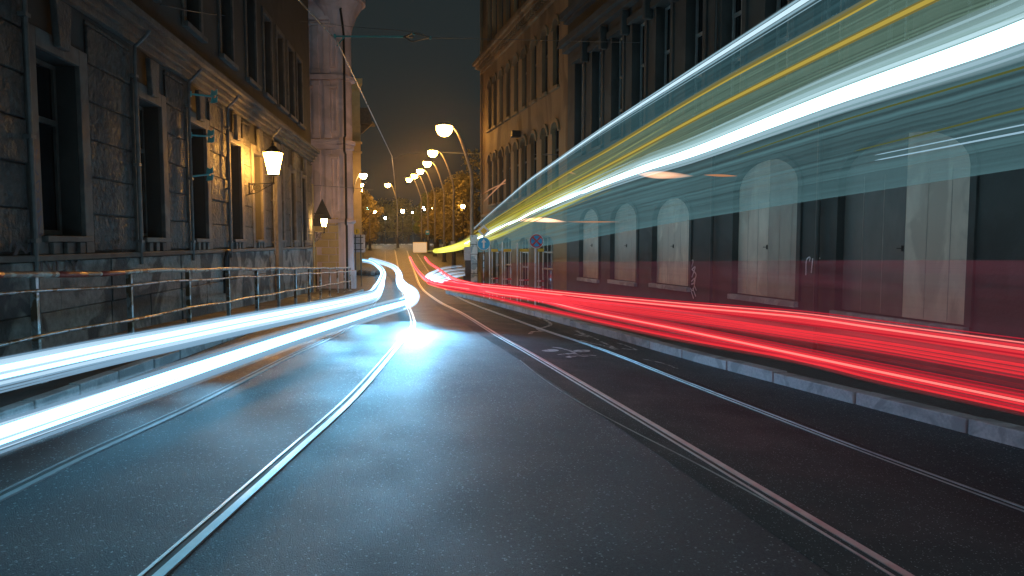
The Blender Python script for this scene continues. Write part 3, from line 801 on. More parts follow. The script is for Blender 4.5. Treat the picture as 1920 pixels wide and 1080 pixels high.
for a, b in ((5.6, 6.4), (7.35, 7.95), (8.3, 8.9), (4.2, 4.9)):
    t = MB(); t.tube([rp(y, 1.1)+Vector((0, 0, .012*math.sin(y*1.7+3.3)))-base for y in frange(a, b, .2)], .034, 8); t.build('painted_band', M_REDPAINT, RL, smooth_it=True)

# ------------------------------------------------------------------ lamps
E_ORANGE = glow('sodium_light', (1.0, .45, .085), 230.0)
E_ORANGE1 = glow('near_sodium_light', (1.0, .45, .085), 85.0)
E_ORANGES = glow('distant_sodium_light', (1.0, .55, .18), 130.0)
E_LANT = glow('lantern_glass_light', (1.0, .45, .08), 185.0)
E_WHITE = glow('white_lamp_light', (.9, .95, 1.0), 110.0)
E_TEAL = glow('green_signal_light', (.25, 1.0, .95), 60.0)
def street_lamp(head, pole_px, Y, label, arm_back=None):
    hd = at(*head, Y); px = (pole_px-960)/F*Y
    zg = ground(px, Y)
    root = empty('street_lamp', (px, Y, zg), label, 'street lamp', group='curved sodium street lamps')
    H = hd.z-zg; dx = hd.x-px
    t = MB()
    pts = [(0, 0, 0), (0, 0, H*.55), (0, 0, H*.72), (dx*.12, 0, H*.80), (dx*.38, 0, H*.93), (dx*.62, 0, H*1.005), (dx*.8, 0, H*1.012), (dx*.93, 0, H*1.004)]
    sp = smooth(pts, 5)
    t.tube(sp, [.10-.05*min(1, k/(len(sp)*.8)) for k in range(len(sp))], 10); t.build('pole', M_ARM, root, smooth_it=True)
    t = MB(); t.lathe([(.26, 0), (.26, .1), (.19, .25), (.17, 1.3), (.11, 1.55), (.10, 1.6)], n=12); t.build('pole_base', M_POLE, root)
    t = MB(); t.lathe([(.05, .33), (.2, .27), (.36, .18), (.385, .09)], (dx, 0, H), 14); t.build('lamp_hood', M_ARM, root, smooth_it=True)
    t = MB(); r = .40
    t.lathe([(r*math.sin(a), .06-r*math.cos(a)) for a in [k*math.pi/7+.02 for k in range(5)]], (dx, 0, H), 14); t.build('lamp_glass', E_ORANGE if Y > 40 else E_ORANGE1, root, smooth_it=True)
    return root
for head, pole, Y, lab in (((833, 243), 885, 33.5, 'tallest curved street lamp, biggest and highest of the descending row'),
                           ((811, 287), 851, 58, 'second highest curved street lamp, just below the biggest one'),
                           ((801, 307), 833, 68, 'third curved street lamp counting down from the biggest'),
                           ((788, 321), 816, 78, 'fourth curved street lamp counting down from the biggest'),
                           ((777, 330), 803, 88, 'fifth curved street lamp, next to the lowest of the row'),
                           ((767, 337), 791, 98, 'lowest and farthest curved street lamp of the descending row'),
                           ((727, 347), 746, 104, 'solitary curved street lamp in the middle gap below the bent wire'),
                           ((675, 357), 694, 96, 'lower curved street lamp nearest the pink turret with its whole pole showing')):
    street_lamp(head, pole, Y, lab)
# lamps hung from the yellow house side
for head, Y, lab in (((681, 330), 49.5, 'upper lamp on a curved arm beside the yellow house'), ((677, 347), 78, 'middle lamp directly below the arm lamp of the yellow house')):
    hd = at(*head, Y); px = -11.42 if Y < 60 else (660-960)/F*Y
    root = empty('wall_lamp', (px, Y, hd.z-.9), lab, 'wall lamp')
    dx = hd.x-px
    t = MB(); t.tube(smooth([(0, 0, -.3), (dx*.15, 0, .35), (dx*.4, 0, .8), (dx*.7, 0, .95), (dx*.95, 0, .93)], 5), .05, 8); 
    t.build('arm', M_ARM, root, smooth_it=True)
    if Y > 60:
        t = MB(); t.tube([(0, 0, -.3), (0, 0, ground(px, Y)-hd.z+.9)], .08, 8); t.build('pole', M_ARM, root)
    t = MB(); t.lathe([(.03, .28), (.2, .2), (.26, .08)], (dx, 0, .9), 12); t.build('lamp_hood', M_ARM, root)
    t = MB(); r = .27
    t.lathe([(r*math.sin(a), .06-r*math.cos(a)) for a in [k*math.pi/7+.02 for k in range(5)]], (dx, 0, .9), 12); t.build('lamp_glass', E_ORANGES, root, smooth_it=True)
far = [((688, 390), 118, .30, E_TEAL, 'small greenish signal lamp among the far trees on the left'),
       ((703, 398), 122, .30, E_ORANGES, 'small orange lamp just right of the greenish lamp'),
       ((722, 409), 126, .2, E_WHITE, 'tiny white lamp lowest among the far trees'),
       ((755, 396), 124, .34, E_ORANGES, 'orange park lamp right of the middle curved lamp pole'),
       ((774, 399), 128, .17, E_WHITE, 'tiny white lamp between two orange park lamps'),
       ((796, 390), 122, .38, E_WHITE, 'large white park lamp lighting green leaves'),
       ((813, 390), 122, .30, E_ORANGES, 'orange park lamp directly right of the large white one'),
       ((827, 391), 126, .2, E_ORANGES, 'smaller orange park lamp between the pole shafts'),
       ((868, 387), 86, .25, E_ORANGES, 'orange park lamp in the tree beside the biggest lamp pole')]
for (hp, Y, r, em, lab) in far:
    hd = at(*hp, Y); zg = ground(hd.x, Y)
    root = empty('park_lamp', (hd.x, Y, zg), lab, 'park lamp', group='small lamps among the far trees')
    H = hd.z-zg
    t = MB(); t.lathe([(.12, 0), (.1, .8), (.06, 1.0), (.05, H-r)], n=8); t.build('pole', M_POLE, root)
    t = MB(); t.lathe([(r*math.sin(k*math.pi/8+.01), H-r*math.cos(k*math.pi/8+.01)) for k in range(8)], n=12); t.build('globe', em, root, smooth_it=True)
    t = MB(); t.lathe([(r*.7, H+r*.85), (r*.3, H+r*1.2), (.02, H+r*1.4)], n=10); t.build('cap', M_POLE, root)
# wall lantern on scrolled bracket
def lantern(anchor, vec, w, h, label, wall_y, em=E_LANT):
    """anchor: bracket root on the wall; vec: from anchor to lantern foot"""
    root = empty('wall_lantern', anchor, label, 'lantern')
    v = Vector(vec); n = v.normalized()
    br = MB()
    z_ = Vector((0, 0, 1))
    q = v.length
    def P(a, b): return n*(a*q)+z_*(b*q)
    br.tube([P(-.02, .02), P(1.0, .02)], .018, 8)
    br.tube([P(0, .08), P(0, -.42)], .02, 8)
    br.tube([P(-.12, -.42), P(.12, -.38)], .014, 6)
    br.tube(smooth([P(0, -.36), P(.25, -.36), P(.55, -.22), P(.8, -.1), P(1.0, 0)], 5), .016, 8)
    sc = [P(.34+.18*(1-k/22)*math.cos(k*.5+2.2), -.14+.17*(1-k/22)*math.sin(k*.5+2.2)) for k in range(20)]
    br.tube(sc, .014, 6)
    sc = [P(.64+.09*(1-k/16)*math.cos(-k*.5+.3), -.07+.08*(1-k/16)*math.sin(-k*.5+.3)) for k in range(14)]
    br.tube(sc, .011, 6)
    br.tube(smooth([P(.12, .0), P(.2, -.12), P(.12, -.26), P(.05, -.32)], 4), .01, 6)
    br.lathe([(.02, -.03), (.045, 0), (.02, .05)], P(1, 0), 8)
    br.build('bracket', M_IRON, root)
    c = P(1, .02)
    t = MB(); t.tube([c, c+z_*.2], .022, 8); t.lathe([(.02, .2), (w*.26, .23), (w*.26, .25), (.03, .26)], c, 6); t.build('stem', M_IRON, root)
    z0 = .26; 
    g_ = MB(); g_.lathe([(w*.25, z0), (w*.47, z0+h)], c, 6); g_.build('lantern_glass', em, root)
    fr = MB()
    for k in range(6):
        a = 2*math.pi*(k+.5)/6
        fr.tube([c+Vector((w*.255*math.cos(a), w*.255*math.sin(a), z0)), c+Vector((w*.48*math.cos(a), w*.48*math.sin(a), z0+h))], .009, 6)
    fr.build('lantern_frame', M_IRON, root)
    t = MB(); t.lathe([(w*.5, z0+h), (w*.5, z0+h+.03), (w*.22, z0+h+.15), (w*.2, z0+h+.17), (.035, z0+h+.24), (.05, z0+h+.28), (.02, z0+h+.31), (.03, z0+h+.35), (.004, z0+h+.42)], c, 12); t.build('lantern_roof', M_IRON, root)
    return root
A = at(467, 346, 20.15); B = at(513, 344, 20.6)
lantern(A, B-A, .60, .62, 'glowing glass street lantern on a black scrolled bracket on the sooty house', None)
A = at(590, 436, 30.6); B = at(608, 436, 31.6)
lantern(A, B-A, .34, .34, 'small glowing lantern under the triangular sign at the house corner', None, glow('small_lantern_light', (1.0, .52, .13), 230.0))

# ------------------------------------------------------------------ teal brackets on the sooty house
def bracket(px0, px1, py0, py1, label):
    A = at(px0, py0, 1280*5.55/(815-px0)); Bv = at(px1, py1, A.y+.35)
    root = empty('banner_bracket', A, label, 'bracket', group='teal banner brackets')
    v = Bv-A
    t = MB(); t.tube([(0, 0, 0), v], .022, 8); t.tube([v*.02+Vector((0, 0, -.06)), v*.02+Vector((0, 0, .06))], .03, 8); t.build('arm', M_TEAL, root)
    t = MB()
    for dz in (.02, -.14):
        c = v+Vector((.0, 0, dz))
        t.prism([c+Vector((-.07, 0, 0)), c+Vector((.02, 0, -.0)), c+Vector((.08, 0, .02)), c+Vector((.09, 0, .15)), c+Vector((.03, 0, .1)), c+Vector((-.04, 0, .14))], (0, .03, 0))
    t.build('clamp', M_TEAL, root)
    return root
bracket(356, 400, 176, 181, 'topmost teal clamp bracket on the sooty house')
bracket(357, 394, 253, 256, 'middle teal clamp bracket, between the topmost and lowest ones')
bracket(357, 392, 331, 327, 'lowest teal clamp bracket on the sooty house')

# ------------------------------------------------------------------ overhead wires
def wire(pts, r, m, label, n=4):
    P = smooth(pts, n) if len(pts) > 2 else [Vector(p) for p in pts]
    b0 = Vector(P[0]); t = MB(); t.tube([p-b0 for p in P], r, 6)
    o = t.build('overhead_wire', m, smooth_it=True); o.location = b0
    return tag(o, label, 'wire')
cw = [at(520, -45, 10.8), at(560, 0, 11.8), at(631, 76, 14.2), at(735, 293, 33.5), at(738, 320, 42), at(741, 352, 53), at(746, 398, 95)]
b0 = cw[0]; t = MB(); t.tube([p-b0 for p in cw], [.012, .013, .014, .022, .026, .03, .03], 6)
o = t.build('contact_wire', M_WIRE); o.location = b0; tag(o, 'bright tram contact wire slanting down past the pink turret', 'wire')
wire([at(300, 8, 14.1), at(365, 22, 15.8), at(480, 34, 24), at(590, 42, 31), at(660, 50, 36), at(775, 60, 30), at(808, 71, 26)], .012, M_DWIRE, 'thin dark cross wire from the sooty house past the turret')
wire([at(808, 71, 26), at(950, 74, 25), at(1200, 80, 16.9)], .01, M_DWIRE, 'thin dark cross wire from the insulator to the dark house')
wire([at(737, 297, 34), at(770, 287, 34), at(905, 289, 32.8), at(1046, 290, 22.6)], .014, M_DWIRE, 'dark span wire from the bend of the contact wire to the ochre house')
wire([at(585, 347, 31.2), at(655, 352, 37), at(700, 356, 40)], .012, M_DWIRE, 'short dark wire low across the front of the pink house')
A = at(628, 68, 36.9); root = empty('wire_bracket', A, 'long teal horizontal wire arm fixed to the pink turret', 'bracket')
e = at(757, 69, 34)-A
t = MB(); t.tube([(0, 0, 0), e], .045, 8); t.tube([(.0, 0, -.1), (.0, 0, .1)], .07, 8); t.tube([(.1, 0, -.5), (.6, -.2, -.02)], .03, 6); t.build('arm', M_TEAL, root)
t = MB()
for k in range(4): t.lathe([(.05, 0), (.12, .03), (.05, .07)], e+Vector((.05+.12*k, -.1*k, -.05-.03*k)), 8)
t.build('insulator', M_POLE, root)
t = MB(); q = [at(757, 69, 34)-A, at(775, 62, 32)-A, at(807, 71, 30)-A, at(772, 78, 32)-A, at(757, 69, 34)-A]; t.tube(q, .025, 6); t.build('wire_yoke', M_POLE, root)
t = MB(); t.lathe([(.03, -.06), (.075, 0), (.03, .06)], at(807, 71, 30)-A, 8); t.lathe([(.03, -.06), (.075, 0), (.03, .06)], at(776, 63, 32)-A, 8); t.build('clamp', M_TEAL, root)

# ------------------------------------------------------------------ signs
def pole_at(px, Y, ztop, r, m, parent, loc):
    x = (px-960)/F*Y
    t = MB(); t.tube([Vector((x, Y, ground(x, Y)-.02))-loc, Vector((x, Y, ztop))-loc], r, 10); return t.build('post', m, parent)
# warning triangle seen from behind
Y = 30.4; x = (589-960)/F*Y; loc = Vector((x, Y, ground(x, Y)))
root = empty('warning_sign', loc, 'dark triangular sign seen from behind on a post at the house corner', 'sign')
t = MB(); t.tube([(0, 0, 0), (0, 0, at(589, 345, Y).z-loc.z)], .04, 8); t.build('post', M_YELL, root)
c = at(604, 372, Y)-loc; p2 = at(586, 411, Y)-loc; p3 = at(622, 411, Y)-loc
t = MB(); t.prism([c, p2, p3], (0, .03, 0)); t.build('sign_plate', M_DSIGN, root, bevel=.01)
a1, a2 = at(588, 424, Y)-loc, at(602, 410, Y)-loc
t = MB(); t.box(a1.x, a2.x, -.05, .0, a1.z, a2.z); t.build('lower_plate', M_DSIGN, root, bevel=.01)
t = MB(); b1 = at(585, 400, Y)-loc; t.tube([b1, b1+Vector((.5, 0, 0))], .02, 6); t.build('clamp', M_IRON, root)
# back of information board with round signs
Y = 39.5; loc = Vector(((672-960)/F*Y, Y, 0)); loc.z = ground(loc.x, loc.y)
root = empty('road_sign', loc, 'pale rectangular board seen from behind, on two thin posts by the turret', 'sign')
for px in (667, 677): pole_at(px, Y, at(px, 440, Y).z, .03, M_POLE, root, loc)
a1, a2 = at(661, 473, Y)-loc, at(684, 440, Y)-loc
t = MB(); t.box(a1.x, a2.x, .04, .07, a1.z, a2.z); t.build('sign_plate', M_SIGNBACK, root, bevel=.01)
t = MB()
for k in range(3):
    z = a1.z+(a2.z-a1.z)*(.15+.35*k); t.box(a1.x+.08, a2.x-.08, -.06, -.032, z-.025, z+.025)
t.build('brace', M_DSIGN, root)
for k, (px, py) in enumerate(((658, 450), (658, 461), (658, 475))):
    c = at(px, py, Y)-loc; t = MB(); n = 16
    t.prism([c+Vector((.19*math.cos(2*math.pi*i/n), .0, .19*math.sin(2*math.pi*i/n))) for i in range(n)], (0, .03, 0)); t.build('round_sign', M_SIGNBACK, root)
c = at(669, 434, Y)-loc; t = MB(); t.prism([c+Vector((.17*math.cos(2*math.pi*i/16), .0, .17*math.sin(2*math.pi*i/16))) for i in range(16)], (0, .03, 0)); o = t.build('round_sign', M_YSIGN, root)
t = MB(); t.prism([c+Vector((-.02, -.003, -.1)), c+Vector((.02, -.003, -.1)), c+Vector((.02, -.003, .1)), c+Vector((-.02, -.003, .1))], (0, -.003, 0)); t.build('symbol', M_DSIGN, o)
t = MB(); t.tube([c+Vector((0, .02, 0)), Vector((c.x, .02, a2.z))], .02, 6); t.build('stub', M_POLE, root)
# rubble at the end of the railing
Y = 38; p = on_ground(690, 516); rb = MB(); rnd = random.Random(2)
for k in range(7):
    c = Vector((rnd.uniform(-.7, .7), rnd.uniform(-.5, .5), .0)); r = rnd.uniform(.25, .45)
    rb.lathe([(r, 0), (r*.9, r*.5), (r*.5, r*.9), (r*.1, r)], c, 7)
o = rb.build('rubble_heap', M_ROCK, bevel=.03); o.location = p; tag(o, 'low dark rubble heap at the road edge past the railing end', 'rubble')

def disc_sign(c, r, m_rim, m_face, parent, rim=.16, n=28):
    t = MB(); t.prism([c+Vector((r*math.cos(2*math.pi*i/n), 0, r*math.sin(2*math.pi*i/n))) for i in range(n)], (0, .03, 0)); o = t.build('sign_plate', m_rim, parent)
    t = MB(); q = r*(1-rim); t.prism([c+Vector((q*math.cos(2*math.pi*i/n), -.004, q*math.sin(2*math.pi*i/n))) for i in range(n)], (0, .003, 0)); t.build('sign_face', m_face, o)
    return o
Y = 26; c0 = at(907, 457, Y); loc = Vector((c0.x, Y, ground(c0.x, Y)+.13))
root = empty('direction_sign', loc, 'round blue sign with a white upward arrow below a diamond sign', 'sign')
t = MB(); t.tube([(0, .06, 0), (0, .06, at(907, 425, Y).z-loc.z)], .03, 10); t.build('post', M_GALV, root)
o = disc_sign(c0-loc, .25, M_WHITE, M_BLUE, root, rim=.08)
c = c0-loc; t = MB(); y = -.008
t.prism([c+Vector(p) for p in ((-.035, y, -.17), (.035, y, -.17), (.03, y, .06), (-.03, y, .06))], (0, .003, 0)); t.prism([c+Vector(p) for p in ((-.095, y, .05), (.095, y, .05), (0, y, .18))], (0, .003, 0)); t.build('arrow', M_WHITE, o)
c = at(907, 433, Y)-loc
def diamond(r, y, d): 
    t = MB(); t.prism([c+Vector((r, y, 0)), c+Vector((0, y, r)), c+Vector((-r, y, 0)), c+Vector((0, y, -r))], (0, d, 0)); return t
o = diamond(.235, 0, .03).build('priority_diamond', M_WHITE, root); diamond(.13, -.006, .004).build('yellow_centre', M_YSIGN, o)
Y = 20.6; c0 = at(1006, 452, Y); loc = Vector((c0.x-.03, Y, ground(c0.x, Y)+.13))
root = empty('no_stopping_sign', loc, 'round blue and red crossed sign on a white post at the right kerb', 'sign')
t = MB(); t.tube([(0, .06, 0), (0, .06, c0.z-loc.z+.2)], .028, 10); t.build('post', M_WHITE, root)
o = disc_sign(c0-loc, .22, M_WHITE, M_RED, root, rim=.08)
c = c0-loc; n = 8
for k in range(4):
    a0 = math.pi/4+k*math.pi/2
    t = MB(); ctr = c+Vector((.033*math.cos(a0+math.pi/4), -.009, .033*math.sin(a0+math.pi/4)))
    t.prism([ctr]+[ctr+Vector((.135*math.cos(a0+.06+(math.pi/2-.12)*i/n), 0, .135*math.sin(a0+.06+(math.pi/2-.12)*i/n))) for i in range(n+1)], (0, .003, 0)); t.build('blue_quarter', M_BLUE, o)
# poster column and bin
Y = 29.5; c0 = at(889, 440, Y); loc = Vector((c0.x, Y, ground(c0.x, Y)+.05))
root = empty('poster_column', loc, 'white poster covered column left of the blue arrow sign', 'poster column')
H = c0.z-loc.z
t = MB(); t.box(-.15, .15, -.1, .1, 0, H); t.build('column', M_POLE, root, bevel=.02)
for k in range(5):
    t = MB(); z = H*(.2+.16*k); w = .14+.01*math.sin(k*5); t.box(-w, w, -.112-.002*(k % 2), -.104, z+.01, z+H*.155); t.build('poster', M_POSTER, root)
# litter bin
c1 = at(878, 475, 30.5); loc = Vector((c1.x, 30.5, ground(c1.x, 30.5)+.02)); root = empty('switch_box', loc, 'grey box on a dark leg just left of the poster column', 'box')
t = MB(); z1 = at(878, 463, 30.5).z-loc.z; z0 = at(878, 488, 30.5).z-loc.z
t.box(-.18, .18, -.12, .12, z0, z1); t.build('case', M_SIGNBACK, root, bevel=.03)
t = MB(); t.prism([(-.22, -.14, 0), (.22, -.14, 0), (.22, .14, 0), (-.22, .14, 0)], (0, 0, z0*.55)); t.box(-.14, .14, -.1, .1, z0*.55, z0-.002); t.build('leg', M_DSIGN, root, bevel=.02)
# small panels on the lamp poles
for px0, py0, px1, py1, Y, m_, lab in ((845, 452, 854, 464, 57.6, M_SIGNBACK, 'small pale plate on the second highest lamp pole'), (798, 432, 805, 440, 87.6, M_BLUE, 'tiny blue and white plate on the fifth lamp pole')):
    a1, a2 = at(px0, py1, Y), at(px1, py0, Y); c = (a1+a2)/2
    root = empty('pole_plate', c, lab, 'sign'); a1 -= c; a2 -= c
    t = MB(); t.box(a1.x, a2.x, 0, .02, a1.z, a2.z); t.build('sign_plate', m_, root, bevel=.01)
    t = MB(); t.box(a1.x*.6, a2.x*.6, -.006, -.002, a1.z*.1, a2.z*.6); t.build('white_field', M_WHITE, root)
# slim posts and barriers along the right kerb
for px, Y, top, lab in ((918, 24.5, 462, 'leftmost and dullest of three thin white posts right of the arrow sign'), (942, 23.6, 455, 'thick bright white post between the two arched shopfronts'), (970, 22.8, 457, 'slim white post just left of the crossed round sign')):
    c = at(px, top, Y); loc = Vector((c.x, Y, ground(c.x, Y)+.13)); root = empty('slim_post', loc, lab, 'post', group='thin white posts on the right pavement')
    t = MB(); t.lathe([(.022, 0), (.022, c.z-loc.z), (.008, c.z-loc.z+.03)], n=10); t.build('shaft', M_WHITE, root)
    t = MB(); t.lathe([(.08, 0), (.08, .015), (.03, .03)], n=10); t.build('foot', M_GALV, root)
for pxa, pxb, Y, lab in ((923, 932, 25.2, 'narrowest barrier frame, closest to the blue arrow sign'), (946, 957, 24.4, 'barrier frame with yellow board beside the thick white post'), (976, 990, 23.4, 'widest barrier frame with yellow board left of the crossed sign'), (1010, 1018, 22.6, 'narrow barrier frame just right of the crossed sign post')):
    xa, xb = (pxa-960)/F*Y, (pxb-960)/F*Y; loc = Vector((xa, Y, ground(xa, Y)+.13)); root = empty('barrier_frame', loc, lab, 'barrier', group='barrier frames with red bands')
    w = xb-xa; H = at(960, 472, Y).z-loc.z
    for x in (0, w):
        t = MB(); t.tube([(x, 0, 0), (x, 0, H)], .016, 8); t.build('post', M_WHITE, root)
    t = MB(); t.box(-.03, w+.03, -.02, .02, H+.002, H+.1); t.build('top_board', M_YSIGN, root, bevel=.005)
    for z in (.52, .72):
        t = MB(); t.box(-.04, w+.04, -.03, -.018, z, z+.06); t.build('reflective_band', M_RED, root)
        t = MB(); t.box(-.04, w*.45, -.034, -.0305, z+.01, z+.05); t.build('white_band', M_WHITE, root)
# far fence
fx0, fx1, Y = -27, -8, 129
root = empty('iron_fence', ((fx0+fx1)/2, Y, ground(0, Y)), 'long dark iron fence under the far trees', 'fence')
t = MB(); x = fx0-root.location.x
while x < fx1-root.location.x: t.box(x, x+.05, -.02, .02, .25, 2.1); x += .2
t.build('bars', M_FENCE, root)
t = MB(); w = (fx1-fx0)/2; t.box(-w, w, -.03, .03, 2.0, 2.1); t.box(-w, w, -.03, .03, .3, .38); t.box(-w, w, -.15, .15, -.3, .25); t.build('rails', M_FENCE, root)

# ------------------------------------------------------------------ trees
def tree(x, y, h, rx, n, m, label, seed, low=.25, ls=.42):
    rnd = random.Random(seed); z0 = ground(x, y)
    root = empty('leafy_tree', (x, y, z0), label, 'tree', group='trees at the far end of the street')
    t = MB(); hh = h*.6
    t.tube(smooth([(0, 0, -.1), (.1, 0, hh*.4), (-.1, .1, hh*.75), (.1, .1, hh)], 4), [.26-.014*k for k in range(13)], 8)
    for k in range(7):
        a = rnd.uniform(0, 6.28); z = hh*rnd.uniform(.4, .95); l = rx*rnd.uniform(.45, .8)
        t.tube([(0, .05, z), (l*.5*math.cos(a), l*.5*math.sin(a), z+l*.35), (l*math.cos(a), l*math.sin(a), z+l*.9)], [.1, .06, .025], 6)
    t.build('trunk', M_BARK, root)
    c = MB(); clumps = []
    for k in range(26):
        a = rnd.uniform(0, 6.28); q = rnd.uniform(0, 1)**.6; zz = rnd.uniform(low, .96)
        env = math.sin(math.pi*min(1, max(0.02, (zz-low*.6)/(1.03-low*.6)))**.8)
        clumps.append((Vector((math.cos(a)*q*rx*env, math.sin(a)*q*rx*env, zz*h)), rx*rnd.uniform(.2, .42)))
    for k in range(n):
        cc, r = rnd.choice(clumps)
        d = Vector((rnd.gauss(0, 1), rnd.gauss(0, 1), rnd.gauss(0, 1))).normalized()*r*rnd.uniform(.5, 1.08)
        p = cc+d; a = Vector((rnd.gauss(0, 1), rnd.gauss(0, 1), rnd.gauss(0, 1))).normalized(); b = a.orthogonal().normalized()
        s_ = ls*rnd.uniform(.5, 1.1)
        c.face([p+a*s_*.5, p+b*s_*.3, p-a*s_*.5, p-b*s_*.3])
    c.build('crown', m, root, fix=False)
TR_ = [(893, 74, 11.5, 3.4, 'tallest tree, touching the ochre house corner'), (872, 82, 9.6, 3.0, 'tree behind the biggest lamp pole'), (856, 90, 9.0, 3.0, 'tree between the biggest and second lamp poles'),
       (838, 98, 8.8, 3.0, 'tree behind the second and third lamp poles'), (820, 106, 8.6, 3.0, 'tree right of the large white park lamp'), (803, 112, 8.4, 2.8, 'pale green tree lit by the large white park lamp'),
       (668, 92, 8.6, 3.0, 'tree beside the turret drainpipe'), (684, 104, 8.2, 2.8, 'tree under the three stacked left lamps'), (665, 112, 9.5, 3, 'dim tree hidden deepest behind the pink turret')]
for k, (px, Y, h, rx, lab) in enumerate(TR_):
    tree((px-960)/F*Y, Y, h, rx, 2600, M_LEAFO if k not in (5,) else M_LEAFG, lab, 20+k, .18)
for k, px in enumerate((662, 690, 716, 741, 766, 790, 812, 838, 866)):
    Y = 138+4*(k % 3)
    labs = ['dark far tree behind the greenish signal lamp', 'dark far tree right of the greenish signal lamp', 'dark far tree above the tiny lowest white lamp', 'dark far tree behind the solitary middle lamp pole', 'dark far tree between the solitary pole and the lamp row',
            'dark far tree behind the large white park lamp', 'dark far tree behind the orange lamp right of the white one', 'dark far tree behind the second lamp pole', 'dark far tree lowest behind the biggest lamp pole']
    tree((px-960)/F*Y, Y, 8.6 if k not in (0, 8) else 9.5, 3.6, 2200, M_LEAFO, labs[k], 60+k, .2, .5)
hd_ = MB()
for k in range(36):
    pass

# ------------------------------------------------------------------ light trails of the passing traffic
E_HEAD = glow('headlight_trail_light', (.20, .66, .95), 6.2)
E_HEADN = glow('headlight_trail_edge_light', (.40, .70, 1.0), .42)
E_BEAM = glow('headlight_bend_light', (.16, .52, .80), 8.0)
E_TAIL = glow('taillight_trail_light', (1.0, .22, .19), 1.25)
E_TAILR = glow('taillight_trail_red', (1.0, .04, .055), .75)
E_TAILD = glow('taillight_trail_dim', (.9, .03, .06), .5)
def taper(n, a, b, ends=(True, True)):
    r = [a+(b-a)*k/(n-1) for k in range(n)]
    if ends[0]: r[0] *= .15
    if ends[1]: r[-1] *= .15
    return r
def trail(name, pts, strands, label, cat='light trail', group=None, n=8):
    """strands: list of (part name, offset sideways, offset up, r0, r1, material)"""
    P = smooth(pts, 8); b0 = Vector(P[0])
    root = empty(name, b0, label, cat, group=group)
    for (pn, ox, oz, r0, r1, m) in strands:
        Q = []
        for i, p in enumerate(P):
            t = P[min(i+1, len(P)-1)]-P[max(0, i-1)]; t.z = 0; t.normalize()
            Q.append(p+Vector((t.y, -t.x, 0))*ox+Vector((0, 0, oz))-b0)
        mb = MB(); mb.tube(Q, taper(len(Q), r0, r1), n); mb.build(pn, m, root, smooth_it=True)
    return root
hA = [(670, 487), (693, 490), (711, 500), (718, 510), (715, 525), (708, 541), (697, 554), (671, 561), (640, 568), (560, 584), (440, 607), (336, 628), (180, 659), (0, 697)]
hB = [(692, 486), (715, 492), (737, 500), (747, 511), (749, 525), (757, 538), (769, 546), (775, 554), (770, 563), (753, 570), (703, 584), (640, 604), (530, 639), (336, 704), (180, 757), (0, 818)]
PA = extend([on_ground(x, y, .62) for x, y in hA], 0, 7)
PB = extend([on_ground(x, y, .62) for x, y in hB], 0, 6)
GT = 'light trails of passing traffic'
G_HEAD = glowvol('headlight_soft_glow', (.42, .72, 1.0), .75)
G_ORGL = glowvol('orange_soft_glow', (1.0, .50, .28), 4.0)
G_TAIL = glowvol('taillight_soft_glow', (1.0, .06, .085), 1.5)
G_TUBE = glowvol('tram_soft_glow', (.42, .66, .74), 1.1)
G_LIME = glowvol('lime_soft_glow', (.62, .60, .08), .8)
E_HEADM = glow('headlight_trail_mid_light', (.55, .80, 1.0), .85)
UP = [('halo', 0, -.02, .2, .125, G_HEAD)]
for oz, r1_, m in ((.092, .004, E_HEADN), (.078, .0045, E_HEADM), (.056, .009, E_HEADM), (.034, .010, E_HEAD), (.012, .012, E_HEAD), (-.012, .009, E_HEADM), (-.034, .012, E_HEAD), (-.058, .007, E_HEADN), (-.076, .008, E_HEADM), (-.096, .0045, E_HEADN), (-.118, .004, E_HEADN), (-.138, .0035, E_HEADN)):
    UP.append(('strand', random.uniform(-.02, .02), oz, .05, r1_, m))
trail('light_trail', PA, UP, 'upper white headlight trail passing in front of the railing feet', group=GT)
LOW = [('halo', 0, 0, .22, .085, G_HEAD)]
for oz, r1_, m in ((.068, .0035, E_HEADN), (.055, .0045, E_HEADM), (.040, .007, E_HEAD), (.021, .010, E_HEAD), (.001, .009, E_HEAD), (-.017, .0075, E_HEADM), (-.032, .006, E_HEAD), (-.046, .0045, E_HEADN), (-.058, .004, E_HEADM), (-.070, .003, E_HEADN)):
    LOW.append(('strand', random.uniform(-.015, .015), oz, .06, r1_, m))
trail('light_trail', PB, LOW, 'lower broad white headlight trail sweeping over the left kerb', group=GT)
# the place where the headlights faced the camera longest
bend = [(745, 508), (749, 525), (757, 538), (768, 546), (774, 554), (769, 563), (756, 569)]
trail('light_trail', [on_ground(x, y, .62) for x, y in bend], [('core', 0, 0, .12, .12, E_BEAM)], 'dazzling white knot of light where the headlight trail turns', group=GT)
bend = [(708, 498), (718, 510), (716, 525), (709, 541), (698, 554)]
trail('light_trail', [on_ground(x, y, .62) for x, y in bend], [('core', 0, 0, .09, .11, E_BEAM)], 'bright white band of light left of the dazzling knot', group=GT)
# the headlamps' beams: low, mostly along the road, as they shone while the cars came on
def beam(path, i, watts, label_of=None):
    p, q = Vector(path[i]), Vector(path[min(i+1, len(path)-1)])
    d = (q-p); d.z = 0; d.normalize()
    l = bpy.data.lights.new('headlamp_beam', 'SPOT'); l.energy = watts; l.color = (.20, .62, 1.0); l.spot_size = R(62); l.spot_blend = .7; l.shadow_soft_size = .3
    o = bpy.data.objects.new('headlamp_beam', l); o.location = p+d*.3
    d2 = Vector((d.x, d.y, -.42)).normalized()
    o.rotation_euler = d2.to_track_quat('-Z', 'Y').to_euler(); col.objects.link(o)
for i, w_ in ((8, 230), (9, 150), (10, 95), (11, 70), (12, 40)): beam(PB, i, w_)
p_ = on_ground(770, 556, .62); beam([p_, p_+Vector((.25, -1, 0))], 0, 300)
p_ = on_ground(772, 552, .62); beam([p_, p_+Vector((.02, -1, 0))], 0, 270)
